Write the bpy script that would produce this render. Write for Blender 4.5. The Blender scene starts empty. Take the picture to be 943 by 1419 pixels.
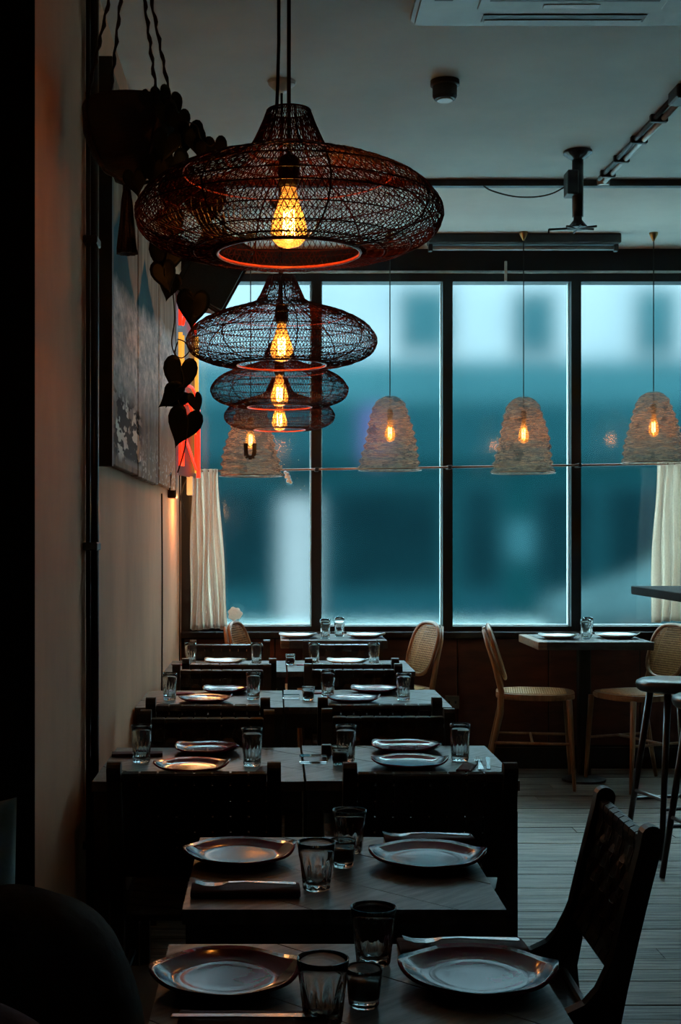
import bpy, bmesh, math, random
from mathutils import Vector, Matrix
random.seed(7)
PI = math.pi
sc = bpy.context.scene
C = sc.collection

# ------------------------------------------------------------------ camera
CZ = 1.42                      # eye height
FPX, VX, VY = 1850.0, 380.0, 742.0     # focal length and principal point of the 943x1419 frame
cam = bpy.data.cameras.new('camera')
cam.sensor_width = 36.0
cam.lens = FPX / 1419.0 * 36.0
cam.shift_x = (471.5 - VX) / 1419.0
cam.shift_y = (VY - 709.5) / 1419.0
cam.clip_start = 0.05
cam.clip_end = 300
camo = bpy.data.objects.new('camera', cam)
camo.location = (0, 0, CZ)
camo.rotation_euler = (PI / 2, 0, 0)
C.objects.link(camo)
sc.camera = camo

# ------------------------------------------------------------------ sky, sun, exposure
w = bpy.data.worlds.new('sky')
sc.world = w
w.use_nodes = True
wn = w.node_tree
wn.nodes['Background'].inputs[0].default_value = (0.56, 0.90, 0.98, 1)
wn.nodes['Background'].inputs[1].default_value = 11.5
vs = sc.view_settings
vs.view_transform = 'Standard'
vs.look = 'None'
vs.gamma = 1.0
vs.use_curve_mapping = False
vs.exposure = 0.15


def P(x, y, d):
    """a measured point: frame position and distance along the room -> room metres"""
    return Vector(((x - VX) * d / FPX, d, CZ - (y - VY) * d / FPX))


# ------------------------------------------------------------------ materials
def nt(name):
    m = bpy.data.materials.new(name)
    m.use_nodes = True
    t = m.node_tree
    return m, t, t.nodes['Principled BSDF']


def N(t, kind, **kw):
    n = t.nodes.new(kind)
    for k, v in kw.items():
        setattr(n, k, v)
    return n


def setin(n, **kw):
    for k, v in kw.items():
        n.inputs[k.replace('_', ' ')].default_value = v
    return n


def mat(name, col, col2=None, rough=0.5, scale=8.0, stretch=(1, 1, 1), bump=0.0, metal=0.0, spec=0.5,
        coord='Object', detail=5.0, rand=0.0, coat=0.0, lo=0.35, hi=0.65, rvar=0.0):
    m, t, b = nt(name)
    L = t.links
    b.inputs['Roughness'].default_value = rough
    b.inputs['Metallic'].default_value = metal
    b.inputs['Specular IOR Level'].default_value = spec
    b.inputs['Coat Weight'].default_value = coat
    if col2 is None:
        col2 = tuple(c * 0.75 for c in col)
    if coord == 'World':
        src = N(t, 'ShaderNodeNewGeometry').outputs['Position']
    else:
        src = N(t, 'ShaderNodeTexCoord').outputs[coord]
    mp = N(t, 'ShaderNodeMapping')
    mp.inputs['Scale'].default_value = stretch
    L.new(src, mp.inputs['Vector'])
    if rand:
        oi = N(t, 'ShaderNodeObjectInfo')
        mu = N(t, 'ShaderNodeMath', operation='MULTIPLY')
        mu.inputs[1].default_value = 37.0
        L.new(oi.outputs['Random'], mu.inputs[0])
        cb = N(t, 'ShaderNodeCombineXYZ')
        L.new(mu.outputs[0], cb.inputs[2])
        L.new(cb.outputs[0], mp.inputs['Location'])
    no = N(t, 'ShaderNodeTexNoise')
    setin(no, Scale=scale, Detail=detail, Roughness=0.6)
    L.new(mp.outputs[0], no.inputs['Vector'])
    rp = N(t, 'ShaderNodeValToRGB')
    rp.color_ramp.elements[0].position = lo
    rp.color_ramp.elements[1].position = hi
    rp.color_ramp.elements[0].color = (*col2, 1)
    rp.color_ramp.elements[1].color = (*col, 1)
    L.new(no.outputs['Fac'], rp.inputs[0])
    out = rp.outputs[0]
    if rand:
        hv = N(t, 'ShaderNodeHueSaturation')
        mr = N(t, 'ShaderNodeMapRange')
        mr.inputs['To Min'].default_value = 1 - rand
        mr.inputs['To Max'].default_value = 1 + rand
        L.new(oi.outputs['Random'], mr.inputs['Value'])
        L.new(mr.outputs[0], hv.inputs['Value'])
        L.new(out, hv.inputs['Color'])
        out = hv.outputs[0]
    L.new(out, b.inputs['Base Color'])
    if rvar:
        mr2 = N(t, 'ShaderNodeMapRange')
        mr2.inputs['To Min'].default_value = rough + rvar
        mr2.inputs['To Max'].default_value = max(0.02, rough - rvar)
        L.new(no.outputs['Fac'], mr2.inputs['Value'])
        L.new(mr2.outputs[0], b.inputs['Roughness'])
    if bump:
        bp = N(t, 'ShaderNodeBump')
        bp.inputs['Strength'].default_value = bump
        bp.inputs['Distance'].default_value = 0.01
        L.new(no.outputs['Fac'], bp.inputs['Height'])
        L.new(bp.outputs[0], b.inputs['Normal'])
    return m


def emit(name, col, strength):
    m, t, b = nt(name)
    b.inputs['Base Color'].default_value = (*[c * 0.6 for c in col], 1)
    b.inputs['Emission Color'].default_value = (*col, 1)
    b.inputs['Emission Strength'].default_value = strength
    no = N(t, 'ShaderNodeTexNoise')
    setin(no, Scale=30.0)
    mr = N(t, 'ShaderNodeMapRange')
    mr.inputs['To Min'].default_value = strength * 0.85
    mr.inputs['To Max'].default_value = strength * 1.15
    t.links.new(no.outputs['Fac'], mr.inputs['Value'])
    t.links.new(mr.outputs[0], b.inputs['Emission Strength'])
    return m


M = {}
M['wall'] = mat('plaster_wall', (0.78, 0.415, 0.25), (0.57, 0.305, 0.19), 0.85, 2.2, (0.6, 0.6, 0.35), 0.12, coord='World', spec=0.2)
M['pillar'] = mat('black_pillar_paint', (0.002, 0.002, 0.002), rough=1.0, scale=5, spec=0.0)
M['ceil'] = mat('ceiling_plaster', (0.62, 0.66, 0.62), (0.45, 0.51, 0.50), 0.8, 1.3, (1, 1, 1), 0.08, coord='World', lo=0.3, hi=0.7)
M['ceil2'] = mat('ceiling_plaster_warm', (0.60, 0.57, 0.52), (0.48, 0.46, 0.43), 0.8, 1.3, (1, 1, 1), 0.08, coord='World')
M['otherwall'] = mat('dark_room_wall', (0.16, 0.14, 0.12), rough=0.8, scale=2, coord='World')
M['subfloor'] = mat('dark_subfloor', (0.015, 0.013, 0.012), rough=0.9, scale=6)
M['plank'] = mat('worn_floor_board', (0.235, 0.185, 0.14), (0.035, 0.028, 0.024), 0.42, 11.0, (0.30, 8, 1), 0.7, coord='World', rand=0.38, lo=0.33, hi=0.66, rvar=0.2, spec=0.38)
M['frame'] = mat('black_window_frame', (0.014, 0.014, 0.015), rough=0.4, scale=12)
M['header'] = mat('black_header_paint', (0.016, 0.015, 0.015), rough=0.7, scale=4)
M['redpanel'] = mat('red_brown_panel', (0.12, 0.032, 0.018), (0.065, 0.019, 0.012), 0.55, 5, (1, 1, 4), 0.1, coord='World')
M['table'] = mat('dark_table_board', (0.11, 0.092, 0.078), (0.045, 0.037, 0.032), 0.38, 7.0, (1.2, 9, 4), 0.12, rand=0.2, rvar=0.12)
M['tframe'] = mat('black_table_frame', (0.012, 0.011, 0.011), rough=0.5, scale=9)
M['litedge'] = mat('lit_table_edge', (0.30, 0.17, 0.09), (0.12, 0.065, 0.035), 0.45, 6, (1, 8, 8), 0.1)
M['bartop'] = mat('matt_black_bar_top', (0.012, 0.014, 0.015), rough=0.7, scale=9, spec=0.15)
M['blackwood'] = mat('black_chair_wood', (0.014, 0.011, 0.010), rough=0.42, scale=9, stretch=(1, 1, 6))
M['leather'] = mat('black_leather_strap', (0.018, 0.014, 0.013), (0.008, 0.007, 0.007), 0.36, 40, bump=0.25)
M['beech'] = mat('warm_bent_wood', (0.40, 0.19, 0.08), (0.22, 0.10, 0.042), 0.35, 6, (6, 6, 1), 0.05)
M['cane'] = mat('pale_woven_cane', (0.80, 0.50, 0.235), (0.52, 0.31, 0.135), 0.5, 60)
M['stoolseat'] = mat('black_stool_vinyl', (0.028, 0.027, 0.028), rough=0.32, scale=25, bump=0.1)
M['metal'] = mat('black_metal', (0.015, 0.015, 0.016), rough=0.35, scale=20, metal=0.0)
M['steel'] = mat('brushed_steel', (0.62, 0.62, 0.62), (0.5, 0.5, 0.5), 0.2, 30, (1, 12, 1), metal=1.0)
M['copper'] = mat('copper_rod', (0.20, 0.09, 0.06), (0.13, 0.06, 0.04), 0.3, 30, metal=1.0)
M['wire'] = mat('dark_copper_wire', (0.13, 0.018, 0.010), (0.035, 0.006, 0.004), 0.5, 14, spec=0.12)
M['ring'] = mat('red_copper_ring', (0.62, 0.10, 0.05), (0.45, 0.06, 0.03), 0.3, 14, spec=0.5)
M['cord'] = mat('black_flex', (0.010, 0.010, 0.010), rough=0.6, scale=60, stretch=(1, 1, 4))
M['socket'] = mat('black_bakelite', (0.012, 0.011, 0.010), rough=0.4, scale=20)
M['brass'] = mat('brass_cup', (0.55, 0.38, 0.16), rough=0.3, scale=20, metal=1.0)
M['plate'] = mat('maroon_glazed_stoneware', (0.19, 0.014, 0.040), (0.13, 0.010, 0.028), 0.12, 10, coat=0.0, spec=0.42)
M['plate_pale'] = mat('white_glazed_stoneware', (0.72, 0.72, 0.70), (0.62, 0.62, 0.60), 0.15, 10, coat=0.4)
M['napkin'] = mat('wine_red_napkin', (0.075, 0.010, 0.022), (0.05, 0.007, 0.014), 0.8, 90, bump=0.2)
M['napkin_pink'] = mat('pink_napkin', (0.32, 0.05, 0.10), (0.22, 0.03, 0.07), 0.8, 90, bump=0.2)
M['wine'] = mat('dark_wax', (0.02, 0.006, 0.008), rough=0.3, scale=10)
M['white'] = mat('off_white_plastic', (0.62, 0.64, 0.62), (0.52, 0.54, 0.53), 0.4, 8)
M['acgrey'] = mat('grey_unit_plastic', (0.36, 0.38, 0.37), (0.28, 0.30, 0.29), 0.45, 5)
M['acdark'] = mat('dark_unit_slot', (0.02, 0.022, 0.022), rough=0.5, scale=10)
M['conduit'] = mat('galvanised_conduit', (0.62, 0.63, 0.60), (0.45, 0.46, 0.44), 0.35, 20, metal=0.3)
M['trunk'] = mat('dark_trunking', (0.03, 0.034, 0.034), rough=0.5, scale=12)
M['rope'] = mat('dark_cotton_rope', (0.040, 0.022, 0.020), (0.018, 0.011, 0.011), 0.9, 120, (1, 1, 3), 0.4)
M['pot'] = mat('dark_woven_pot', (0.022, 0.012, 0.012), (0.010, 0.006, 0.006), 0.8, 40, (1, 1, 6), 0.5)
M['leaf'] = mat('dark_green_leaf', (0.005, 0.0075, 0.004), (0.003, 0.005, 0.003), 0.5, 14, spec=0.2)
M['stem'] = mat('dark_vine_stem', (0.016, 0.018, 0.010), rough=0.7, scale=30)
M['speaker'] = mat('black_speaker_case', (0.010, 0.011, 0.011), rough=0.5, scale=15, bump=0.1)
M['grille'] = mat('black_speaker_grille', (0.012, 0.022, 0.024), (0.004, 0.005, 0.005), 0.5, 220)
M['cush_grey'] = mat('brown_grey_cushion_cloth', (0.045, 0.036, 0.032), (0.030, 0.024, 0.022), 0.95, 30, bump=0.3, spec=0.1)
M['cush_red'] = mat('dark_red_cushion_cloth', (0.060, 0.018, 0.016), (0.04, 0.011, 0.010), 0.95, 30, bump=0.3, spec=0.1)
M['cush_pale'] = mat('pale_blue_cushion_cloth', (0.62, 0.74, 0.78), (0.5, 0.62, 0.66), 0.95, 30, bump=0.3, spec=0.1)
M['bench'] = mat('black_bench', (0.012, 0.010, 0.010), rough=0.6, scale=8)
M['neon_red'] = emit('red_neon_tube', (1.0, 0.028, 0.008), 1.5)
M['neon_yellow'] = emit('yellow_neon_tube', (1.0, 0.42, 0.05), 0.95)
M['backing'] = mat('clear_sign_backing', (0.025, 0.015, 0.01), rough=0.3, scale=5)
M['filament'] = emit('hot_filament', (1.0, 0.58, 0.22), 60.0)
M['bead'] = mat('white_bead', (0.8, 0.82, 0.82), rough=0.3, scale=20)
M['outlet'] = mat('brown_socket_plate', (0.16, 0.12, 0.09), rough=0.4, scale=10)
# outside
M['paleface'] = mat('pale_render', (0.140, 0.145, 0.152), (0.105, 0.115, 0.125), 0.9, 0.7, coord='World', spec=0.0)
M['tealface'] = mat('teal_shopfront', (0.0018, 0.017, 0.019), (0.001, 0.010, 0.012), 0.7, 0.6, coord='World', spec=0.0)
M['fascia'] = mat('dark_teal_fascia', (0.0045, 0.021, 0.025), (0.003, 0.016, 0.020), 0.7, 0.5, coord='World', spec=0.0)
M['midface'] = mat('mid_teal_band', (0.016, 0.046, 0.053), (0.012, 0.036, 0.042), 0.8, 0.5, coord='World', spec=0.0)
M['darkglass'] = mat('dark_shop_glass', (0.0016, 0.0085, 0.0105), (0.001, 0.005, 0.0065), 0.5, 1.0, spec=0.0)
M['upglass'] = mat('upper_window_glass', (0.014, 0.040, 0.046), (0.011, 0.032, 0.038), 0.5, 1.0, spec=0.0)
M['paledoor'] = mat('pale_grey_door', (0.120, 0.110, 0.112), (0.100, 0.094, 0.097), 0.7, 1.0, spec=0.0)
M['purple'] = mat('purple_facade_panel', (0.040, 0.026, 0.070), (0.026, 0.03, 0.06), 0.7, 2.0, spec=0.0)
M['asphalt'] = mat('asphalt', (0.10, 0.12, 0.13), (0.07, 0.085, 0.095), 0.9, 20, coord='World')
M['paving'] = mat('pale_paving', (0.58, 0.68, 0.67), (0.50, 0.60, 0.59), 0.85, 3, coord='World')
M['car'] = mat('pale_teal_car_paint', (0.022, 0.042, 0.046), (0.019, 0.037, 0.040), 0.5, 3, spec=0.05)
M['tyre'] = mat('tyre_rubber', (0.01, 0.011, 0.012), rough=0.8, scale=20)


def glass_mat(name, rough, col=(1, 1, 1), ior=1.45):
    m, t, b = nt(name)
    t.nodes.remove(b)
    g = N(t, 'ShaderNodeBsdfGlass', distribution='BECKMANN')
    setin(g, Roughness=rough, IOR=ior, Color=(*col, 1))
    no = N(t, 'ShaderNodeTexNoise')
    setin(no, Scale=2.0)
    mr = N(t, 'ShaderNodeMapRange')
    mr.inputs['To Min'].default_value = rough * 0.9
    mr.inputs['To Max'].default_value = rough * 1.1
    t.links.new(no.outputs['Fac'], mr.inputs['Value'])
    t.links.new(mr.outputs[0], g.inputs['Roughness'])
    t.links.new(g.outputs[0], t.nodes['Material Output'].inputs[0])
    return m


M['pane'] = glass_mat('misted_window_glass', 0.155, (0.93, 0.97, 0.98))
M['acrylic'] = glass_mat('clear_acrylic', 0.05)
M['tumbler'] = glass_mat('clear_glass', 0.0, (0.95, 0.98, 0.98))


def bulb_mat():
    m, t, b = nt('amber_bulb_glass')
    t.nodes.remove(b)
    tr = N(t, 'ShaderNodeBsdfTransparent')
    tr.inputs[0].default_value = (1.0, 0.62, 0.26, 1)
    tl = N(t, 'ShaderNodeBsdfTranslucent')
    tl.inputs[0].default_value = (1.0, 0.52, 0.16, 1)
    gl = N(t, 'ShaderNodeBsdfGlossy')
    gl.inputs['Roughness'].default_value = 0.05
    a = N(t, 'ShaderNodeMixShader')
    a.inputs[0].default_value = 0.13
    t.links.new(tr.outputs[0], a.inputs[1])
    t.links.new(tl.outputs[0], a.inputs[2])
    c = N(t, 'ShaderNodeMixShader')
    fr = N(t, 'ShaderNodeFresnel')
    t.links.new(fr.outputs[0], c.inputs[0])
    t.links.new(a.outputs[0], c.inputs[1])
    t.links.new(gl.outputs[0], c.inputs[2])
    t.links.new(c.outputs[0], t.nodes['Material Output'].inputs[0])
    return m


M['bulb'] = bulb_mat()


def gauze_mat():
    """open paper-string weave: stringy rows with see-through gaps and worn printed patches"""
    m, t, b = nt('brown_gauze')
    L = t.links
    tc = N(t, 'ShaderNodeTexCoord')
    oi = N(t, 'ShaderNodeObjectInfo')
    mu = N(t, 'ShaderNodeVectorMath', operation='SCALE')
    mu.inputs[0].default_value = (17.0, 9.0, 5.0)
    L.new(oi.outputs['Random'], mu.inputs['Scale'])
    ad = N(t, 'ShaderNodeVectorMath', operation='ADD')
    L.new(tc.outputs['Object'], ad.inputs[0])
    L.new(mu.outputs[0], ad.inputs[1])
    mp = N(t, 'ShaderNodeMapping')
    mp.inputs['Scale'].default_value = (1, 1, 9)
    L.new(ad.outputs[0], mp.inputs['Vector'])
    n1 = N(t, 'ShaderNodeTexNoise')
    setin(n1, Scale=22.0, Detail=6.0, Roughness=0.7)
    L.new(mp.outputs[0], n1.inputs['Vector'])
    r1 = N(t, 'ShaderNodeValToRGB')
    r1.color_ramp.elements[0].position = 0.30
    r1.color_ramp.elements[1].position = 0.70
    r1.color_ramp.elements[0].color = (0.085, 0.055, 0.036, 1)
    r1.color_ramp.elements[1].color = (0.34, 0.245, 0.165, 1)
    L.new(n1.outputs['Fac'], r1.inputs[0])
    n2 = N(t, 'ShaderNodeTexNoise')
    setin(n2, Scale=11.0, Detail=2.0)
    L.new(ad.outputs[0], n2.inputs['Vector'])
    r2 = N(t, 'ShaderNodeValToRGB')
    r2.color_ramp.elements[0].position = 0.62
    r2.color_ramp.elements[1].position = 0.66
    r2.color_ramp.elements[0].color = (1, 1, 1, 1)
    r2.color_ramp.elements[1].color = (0.28, 0.25, 0.24, 1)
    L.new(n2.outputs['Fac'], r2.inputs[0])
    mx = N(t, 'ShaderNodeMix', data_type='RGBA', blend_type='MULTIPLY')
    mx.inputs[0].default_value = 1.0
    L.new(r1.outputs[0], mx.inputs[6])
    L.new(r2.outputs[0], mx.inputs[7])
    L.new(mx.outputs[2], b.inputs['Base Color'])
    b.inputs['Roughness'].default_value = 0.9
    tl = N(t, 'ShaderNodeBsdfTranslucent')
    L.new(mx.outputs[2], tl.inputs[0])
    a = N(t, 'ShaderNodeMixShader')
    a.inputs[0].default_value = 0.55
    L.new(b.outputs[0], a.inputs[1])
    L.new(tl.outputs[0], a.inputs[2])
    tr = N(t, 'ShaderNodeBsdfTransparent')
    mr = N(t, 'ShaderNodeMapRange')
    mr.inputs['From Min'].default_value = 0.35
    mr.inputs['From Max'].default_value = 0.65
    mr.inputs['To Min'].default_value = 0.42
    mr.inputs['To Max'].default_value = 0.82
    L.new(n1.outputs['Fac'], mr.inputs['Value'])
    c = N(t, 'ShaderNodeMixShader')
    L.new(mr.outputs[0], c.inputs[0])
    L.new(tr.outputs[0], c.inputs[1])
    L.new(a.outputs[0], c.inputs[2])
    L.new(c.outputs[0], t.nodes['Material Output'].inputs[0])
    return m


M['gauze'] = gauze_mat()


def curtain_mat():
    m, t, b = nt('cream_linen_curtain')
    L = t.links
    tc = N(t, 'ShaderNodeTexCoord')
    n1 = N(t, 'ShaderNodeTexNoise')
    setin(n1, Scale=90.0, Detail=3.0)
    L.new(tc.outputs['Object'], n1.inputs['Vector'])
    r1 = N(t, 'ShaderNodeValToRGB')
    r1.color_ramp.elements[0].color = (0.74, 0.62, 0.53, 1)
    r1.color_ramp.elements[1].color = (0.95, 0.84, 0.75, 1)
    L.new(n1.outputs['Fac'], r1.inputs[0])
    L.new(r1.outputs[0], b.inputs['Base Color'])
    b.inputs['Roughness'].default_value = 0.9
    tl = N(t, 'ShaderNodeBsdfTranslucent')
    L.new(r1.outputs[0], tl.inputs[0])
    a = N(t, 'ShaderNodeMixShader')
    a.inputs[0].default_value = 0.75
    L.new(b.outputs[0], a.inputs[1])
    L.new(tl.outputs[0], a.inputs[2])
    L.new(a.outputs[0], t.nodes['Material Output'].inputs[0])
    return m


M['curtain'] = curtain_mat()


def mural_mat():
    """painted boards: brown-grey ground, teal peaks, pale brushed snow slope, rusty foot, birch-like flakes.
    object coordinates of the board: y runs along the wall 0..2.76, z up 0..1.295"""
    m, t, b = nt('painted_mountain_board')
    L = t.links
    geo = N(t, 'ShaderNodeNewGeometry')
    sep = N(t, 'ShaderNodeSeparateXYZ')
    L.new(geo.outputs['Position'], sep.inputs[0])
    Y, Z = sep.outputs[1], sep.outputs[2]

    def ma(op, a, bb=None, cl=False):
        n = N(t, 'ShaderNodeMath', operation=op)
        n.use_clamp = cl
        for i, v in enumerate((a, bb)):
            if v is None:
                continue
            if isinstance(v, (int, float)):
                n.inputs[i].default_value = v
            else:
                L.new(v, n.inputs[i])
        return n.outputs[0]

    def noise(scale, stretch, detail=4.0):
        mp = N(t, 'ShaderNodeMapping')
        mp.inputs['Scale'].default_value = stretch
        L.new(geo.outputs['Position'], mp.inputs['Vector'])
        n = N(t, 'ShaderNodeTexNoise')
        setin(n, Scale=scale, Detail=detail, Roughness=0.65)
        L.new(mp.outputs[0], n.inputs['Vector'])
        return n.outputs['Fac']

    def mix(f, c1, c2):
        n = N(t, 'ShaderNodeMix', data_type='RGBA')
        for i, v in ((0, f), (6, c1), (7, c2)):
            if isinstance(v, tuple):
                n.inputs[i].default_value = (*v, 1)
            elif isinstance(v, (int, float)):
                n.inputs[i].default_value = v
            else:
                L.new(v, n.inputs[i])
        return n.outputs[2]

    def step(v, e0, e1):
        n = N(t, 'ShaderNodeMapRange')
        n.inputs['From Min'].default_value = e0
        n.inputs['From Max'].default_value = e1
        L.new(v, n.inputs['Value'])
        return n.outputs[0]

    grain = noise(6.0, (1, 2.2, 0.35))
    base = mix(step(grain, 0.3, 0.7), (0.20, 0.15, 0.11), (0.52, 0.41, 0.30))
    wob = ma('MULTIPLY', ma('SUBTRACT', noise(2.6, (1, 1.2, 1)), 0.5), 0.22)
    # teal peaks: tent functions
    def tent(y0, z0, left, right):
        dy = ma('SUBTRACT', Y, y0)
        return ma('SUBTRACT', z0, ma('MAXIMUM', ma('MULTIPLY', dy, right), ma('MULTIPLY', dy, -left)))
    pk = ma('ADD', ma('MAXIMUM', tent(4.55, 2.52, 0.45, 0.42), tent(5.40, 2.54, 0.75, 0.36)), ma('MULTIPLY', wob, 0.6))
    inpk = step(ma('SUBTRACT', pk, Z), -0.008, 0.02)
    teal = mix(noise(7.0, (1, 0.5, 1)), (0.002, 0.060, 0.090), (0.006, 0.150, 0.200))
    c = mix(inpk, base, teal)
    # pale brushed slope
    sl = ma('ADD', ma('ADD', 2.24, ma('MULTIPLY', ma('SUBTRACT', Y, 4.3), 0.075)), ma('MULTIPLY', wob, 0.7))
    snow = mix(step(noise(20.0, (1, 0.55, 1.3), 6.0), 0.32, 0.66), (0.30, 0.38, 0.43), (1.0, 1.0, 1.0))
    insn = step(ma('SUBTRACT', sl, Z), -0.03, 0.04)
    c = mix(insn, c, snow)
    # foot of the picture
    ft = ma('ADD', ma('ADD', 1.90, ma('MULTIPLY', ma('SUBTRACT', Y, 4.3), 0.06)), wob)
    foot = mix(step(noise(5.0, (1, 1.6, 0.4)), 0.3, 0.7), (0.08, 0.06, 0.055), (0.36, 0.24, 0.16))
    inft = step(ma('SUBTRACT', ft, Z), -0.08, 0.10)
    c = mix(inft, c, foot)
    # rusty paint on the farthest board
    rust = ma('MULTIPLY', step(Y, 5.7, 6.6), step(ma('SUBTRACT', 2.05, Z), 0.0, 0.15))
    c = mix(ma('MULTIPLY', rust, 0.7), c, (0.42, 0.17, 0.07))
    # flakes of white bark with black leaves on the near board
    zone = ma('MULTIPLY', ma('MULTIPLY', step(ma('SUBTRACT', 5.35, Y), 0.0, 0.12), step(ma('SUBTRACT', 1.93, Z), 0.0, 0.05)), step(Z, 1.67, 1.70))
    bark = step(noise(7.0, (1, 0.75, 0.55), 2.0), 0.47, 0.50)
    c = mix(ma('MULTIPLY', zone, bark), c, (0.80, 0.76, 0.68))
    lv = step(noise(16.0, (1, 0.3, 1.5), 2.0), 0.47, 0.50)
    c = mix(ma('MULTIPLY', zone, lv), c, (0.010, 0.010, 0.010))
    # pale speckles on the middle board
    zs = ma('MULTIPLY', step(Y, 5.2, 5.35), step(ma('SUBTRACT', 1.88, Z), 0.0, 0.2))
    sp = step(noise(60.0, (1, 0.3, 0.8), 1.0), 0.58, 0.64)
    c = mix(ma('MULTIPLY', zs, sp), c, (0.60, 0.52, 0.44))
    L.new(c, b.inputs['Base Color'])
    b.inputs['Roughness'].default_value = 0.8
    b.inputs['Specular IOR Level'].default_value = 0.15
    bp = N(t, 'ShaderNodeBump')
    bp.inputs['Strength'].default_value = 0.2
    bp.inputs['Distance'].default_value = 0.01
    L.new(grain, bp.inputs['Height'])
    L.new(bp.outputs[0], b.inputs['Normal'])
    return m


M['mural'] = mural_mat()


# ------------------------------------------------------------------ mesh helpers
def me_from(bm, name, smooth=False):
    bmesh.ops.recalc_face_normals(bm, faces=bm.faces)
    me = bpy.data.meshes.new(name)
    bm.to_mesh(me)
    bm.free()
    if smooth:
        for p in me.polygons:
            p.use_smooth = True
    return me


def obj(name, me, m, parent=None, loc=None, rot=None, smooth=False):
    if isinstance(me, bmesh.types.BMesh):
        me = me_from(me, name, smooth)
    if m is not None and len(me.materials) == 0:
        me.materials.append(M[m])
    o = bpy.data.objects.new(name, me)
    C.objects.link(o)
    if parent is not None:
        o.parent = parent
    if loc is not None:
        o.location = loc
    if rot is not None:
        o.rotation_euler = rot
    return o


def tag(o, label, cat, group=None):
    o['label'] = label
    o['category'] = cat
    if group:
        o['group'] = group
    return o


def thing(name, label, cat, loc=(0, 0, 0), rz=0.0, group=None):
    o = bpy.data.objects.new(name, None)
    o.empty_display_size = 0.1
    C.objects.link(o)
    o.location = loc
    o.rotation_euler = (0, 0, rz)
    return tag(o, label, cat, group)


def struct(o):
    o['kind'] = 'structure'
    return o


def dup(root, label, loc, rz=0.0, group=None):
    def cp(o, par):
        c = o.copy()
        C.objects.link(c)
        c.parent = par
        for ch in o.children:
            cp(ch, c)
        return c
    r = cp(root, None)
    r['label'] = label
    if group:
        r['group'] = group
    r.location = loc
    r.rotation_euler = (0, 0, rz)
    return r


def box(bm, x0, x1, y0, y1, z0, z1, bevel=0.0, seg=1):
    vs_ = [bm.verts.new((x, y, z)) for x in (x0, x1) for y in (y0, y1) for z in (z0, z1)]
    fs = [(0, 1, 3, 2), (4, 6, 7, 5), (0, 4, 5, 1), (2, 3, 7, 6), (0, 2, 6, 4), (1, 5, 7, 3)]
    faces = [bm.faces.new([vs_[i] for i in f]) for f in fs]
    if bevel:
        ed = list({e for f in faces for e in f.edges})
        bmesh.ops.bevel(bm, geom=ed, offset=bevel, segments=seg, affect='EDGES', profile=0.5)
    return bm


def boxbm(*a, **k):
    return box(bmesh.new(), *a, **k)


def tube(bm, pts, r, n=8, cap=True, closed=False):
    pts = [Vector(p) for p in pts]
    k = len(pts)
    rs = r if isinstance(r, (list, tuple)) else [r] * k
    rings = []
    up = None
    for i, p in enumerate(pts):
        if closed:
            d = (pts[(i + 1) % k] - pts[i - 1])
        elif i == 0:
            d = pts[1] - pts[0]
        elif i == k - 1:
            d = pts[-1] - pts[-2]
        else:
            d = pts[i + 1] - pts[i - 1]
        d.normalize()
        if up is None:
            up = Vector((0, 0, 1)) if abs(d.z) < 0.9 else Vector((1, 0, 0))
        a = d.cross(up)
        if a.length < 1e-6:
            a = d.orthogonal()
        a.normalize()
        bb = a.cross(d).normalized()
        up = bb
        rings.append([bm.verts.new(p + (a * math.cos(2 * PI * j / n) + bb * math.sin(2 * PI * j / n)) * rs[i]) for j in range(n)])
    m_ = k if closed else k - 1
    for i in range(m_):
        A, B = rings[i], rings[(i + 1) % k]
        for j in range(n):
            bm.faces.new((A[j], A[(j + 1) % n], B[(j + 1) % n], B[j]))
    if cap and not closed:
        bm.faces.new(rings[0][::-1])
        bm.faces.new(rings[-1])
    return bm


def tubebm(*a, **k):
    return tube(bmesh.new(), *a, **k)


def lathe(bm, prof, n=24, rfun=None, cap=True):
    """prof: [(r, z)], rfun(theta, i) scales r"""
    rings = []
    for i, (r, z) in enumerate(prof):
        ring = []
        for j in range(n):
            th = 2 * PI * j / n
            rr = r * (rfun(th, i) if rfun else 1.0)
            ring.append(bm.verts.new((rr * math.cos(th), rr * math.sin(th), z)))
        rings.append(ring)
    for i in range(len(rings) - 1):
        A, B = rings[i], rings[i + 1]
        for j in range(n):
            bm.faces.new((A[j], A[(j + 1) % n], B[(j + 1) % n], B[j]))
    if cap:
        bm.faces.new(rings[0][::-1])
        bm.faces.new(rings[-1])
    return bm


def lathebm(*a, **k):
    return lathe(bmesh.new(), *a, **k)


def prism(bm, poly, axis, a0, a1):
    """extrude a 2-D outline along an axis: 'x' -> poly is (y,z); 'y' -> (x,z); 'z' -> (x,y)"""
    def v(p, a):
        return {'x': (a, p[0], p[1]), 'y': (p[0], a, p[1]), 'z': (p[0], p[1], a)}[axis]
    A = [bm.verts.new(v(p, a0)) for p in poly]
    B = [bm.verts.new(v(p, a1)) for p in poly]
    n = len(poly)
    for i in range(n):
        bm.faces.new((A[i], A[(i + 1) % n], B[(i + 1) % n], B[i]))
    bm.faces.new(A[::-1])
    bm.faces.new(B)
    return bm


def grid(bm, nu, nv, f, closed_u=False):
    vv = [[bm.verts.new(f(i / (nu if closed_u else nu - 1), j / (nv - 1))) for i in range(nu)] for j in range(nv)]
    for j in range(nv - 1):
        for i in range(nu if closed_u else nu - 1):
            bm.faces.new((vv[j][i], vv[j][(i + 1) % nu], vv[j + 1][(i + 1) % nu], vv[j + 1][i]))
    return vv


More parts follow.
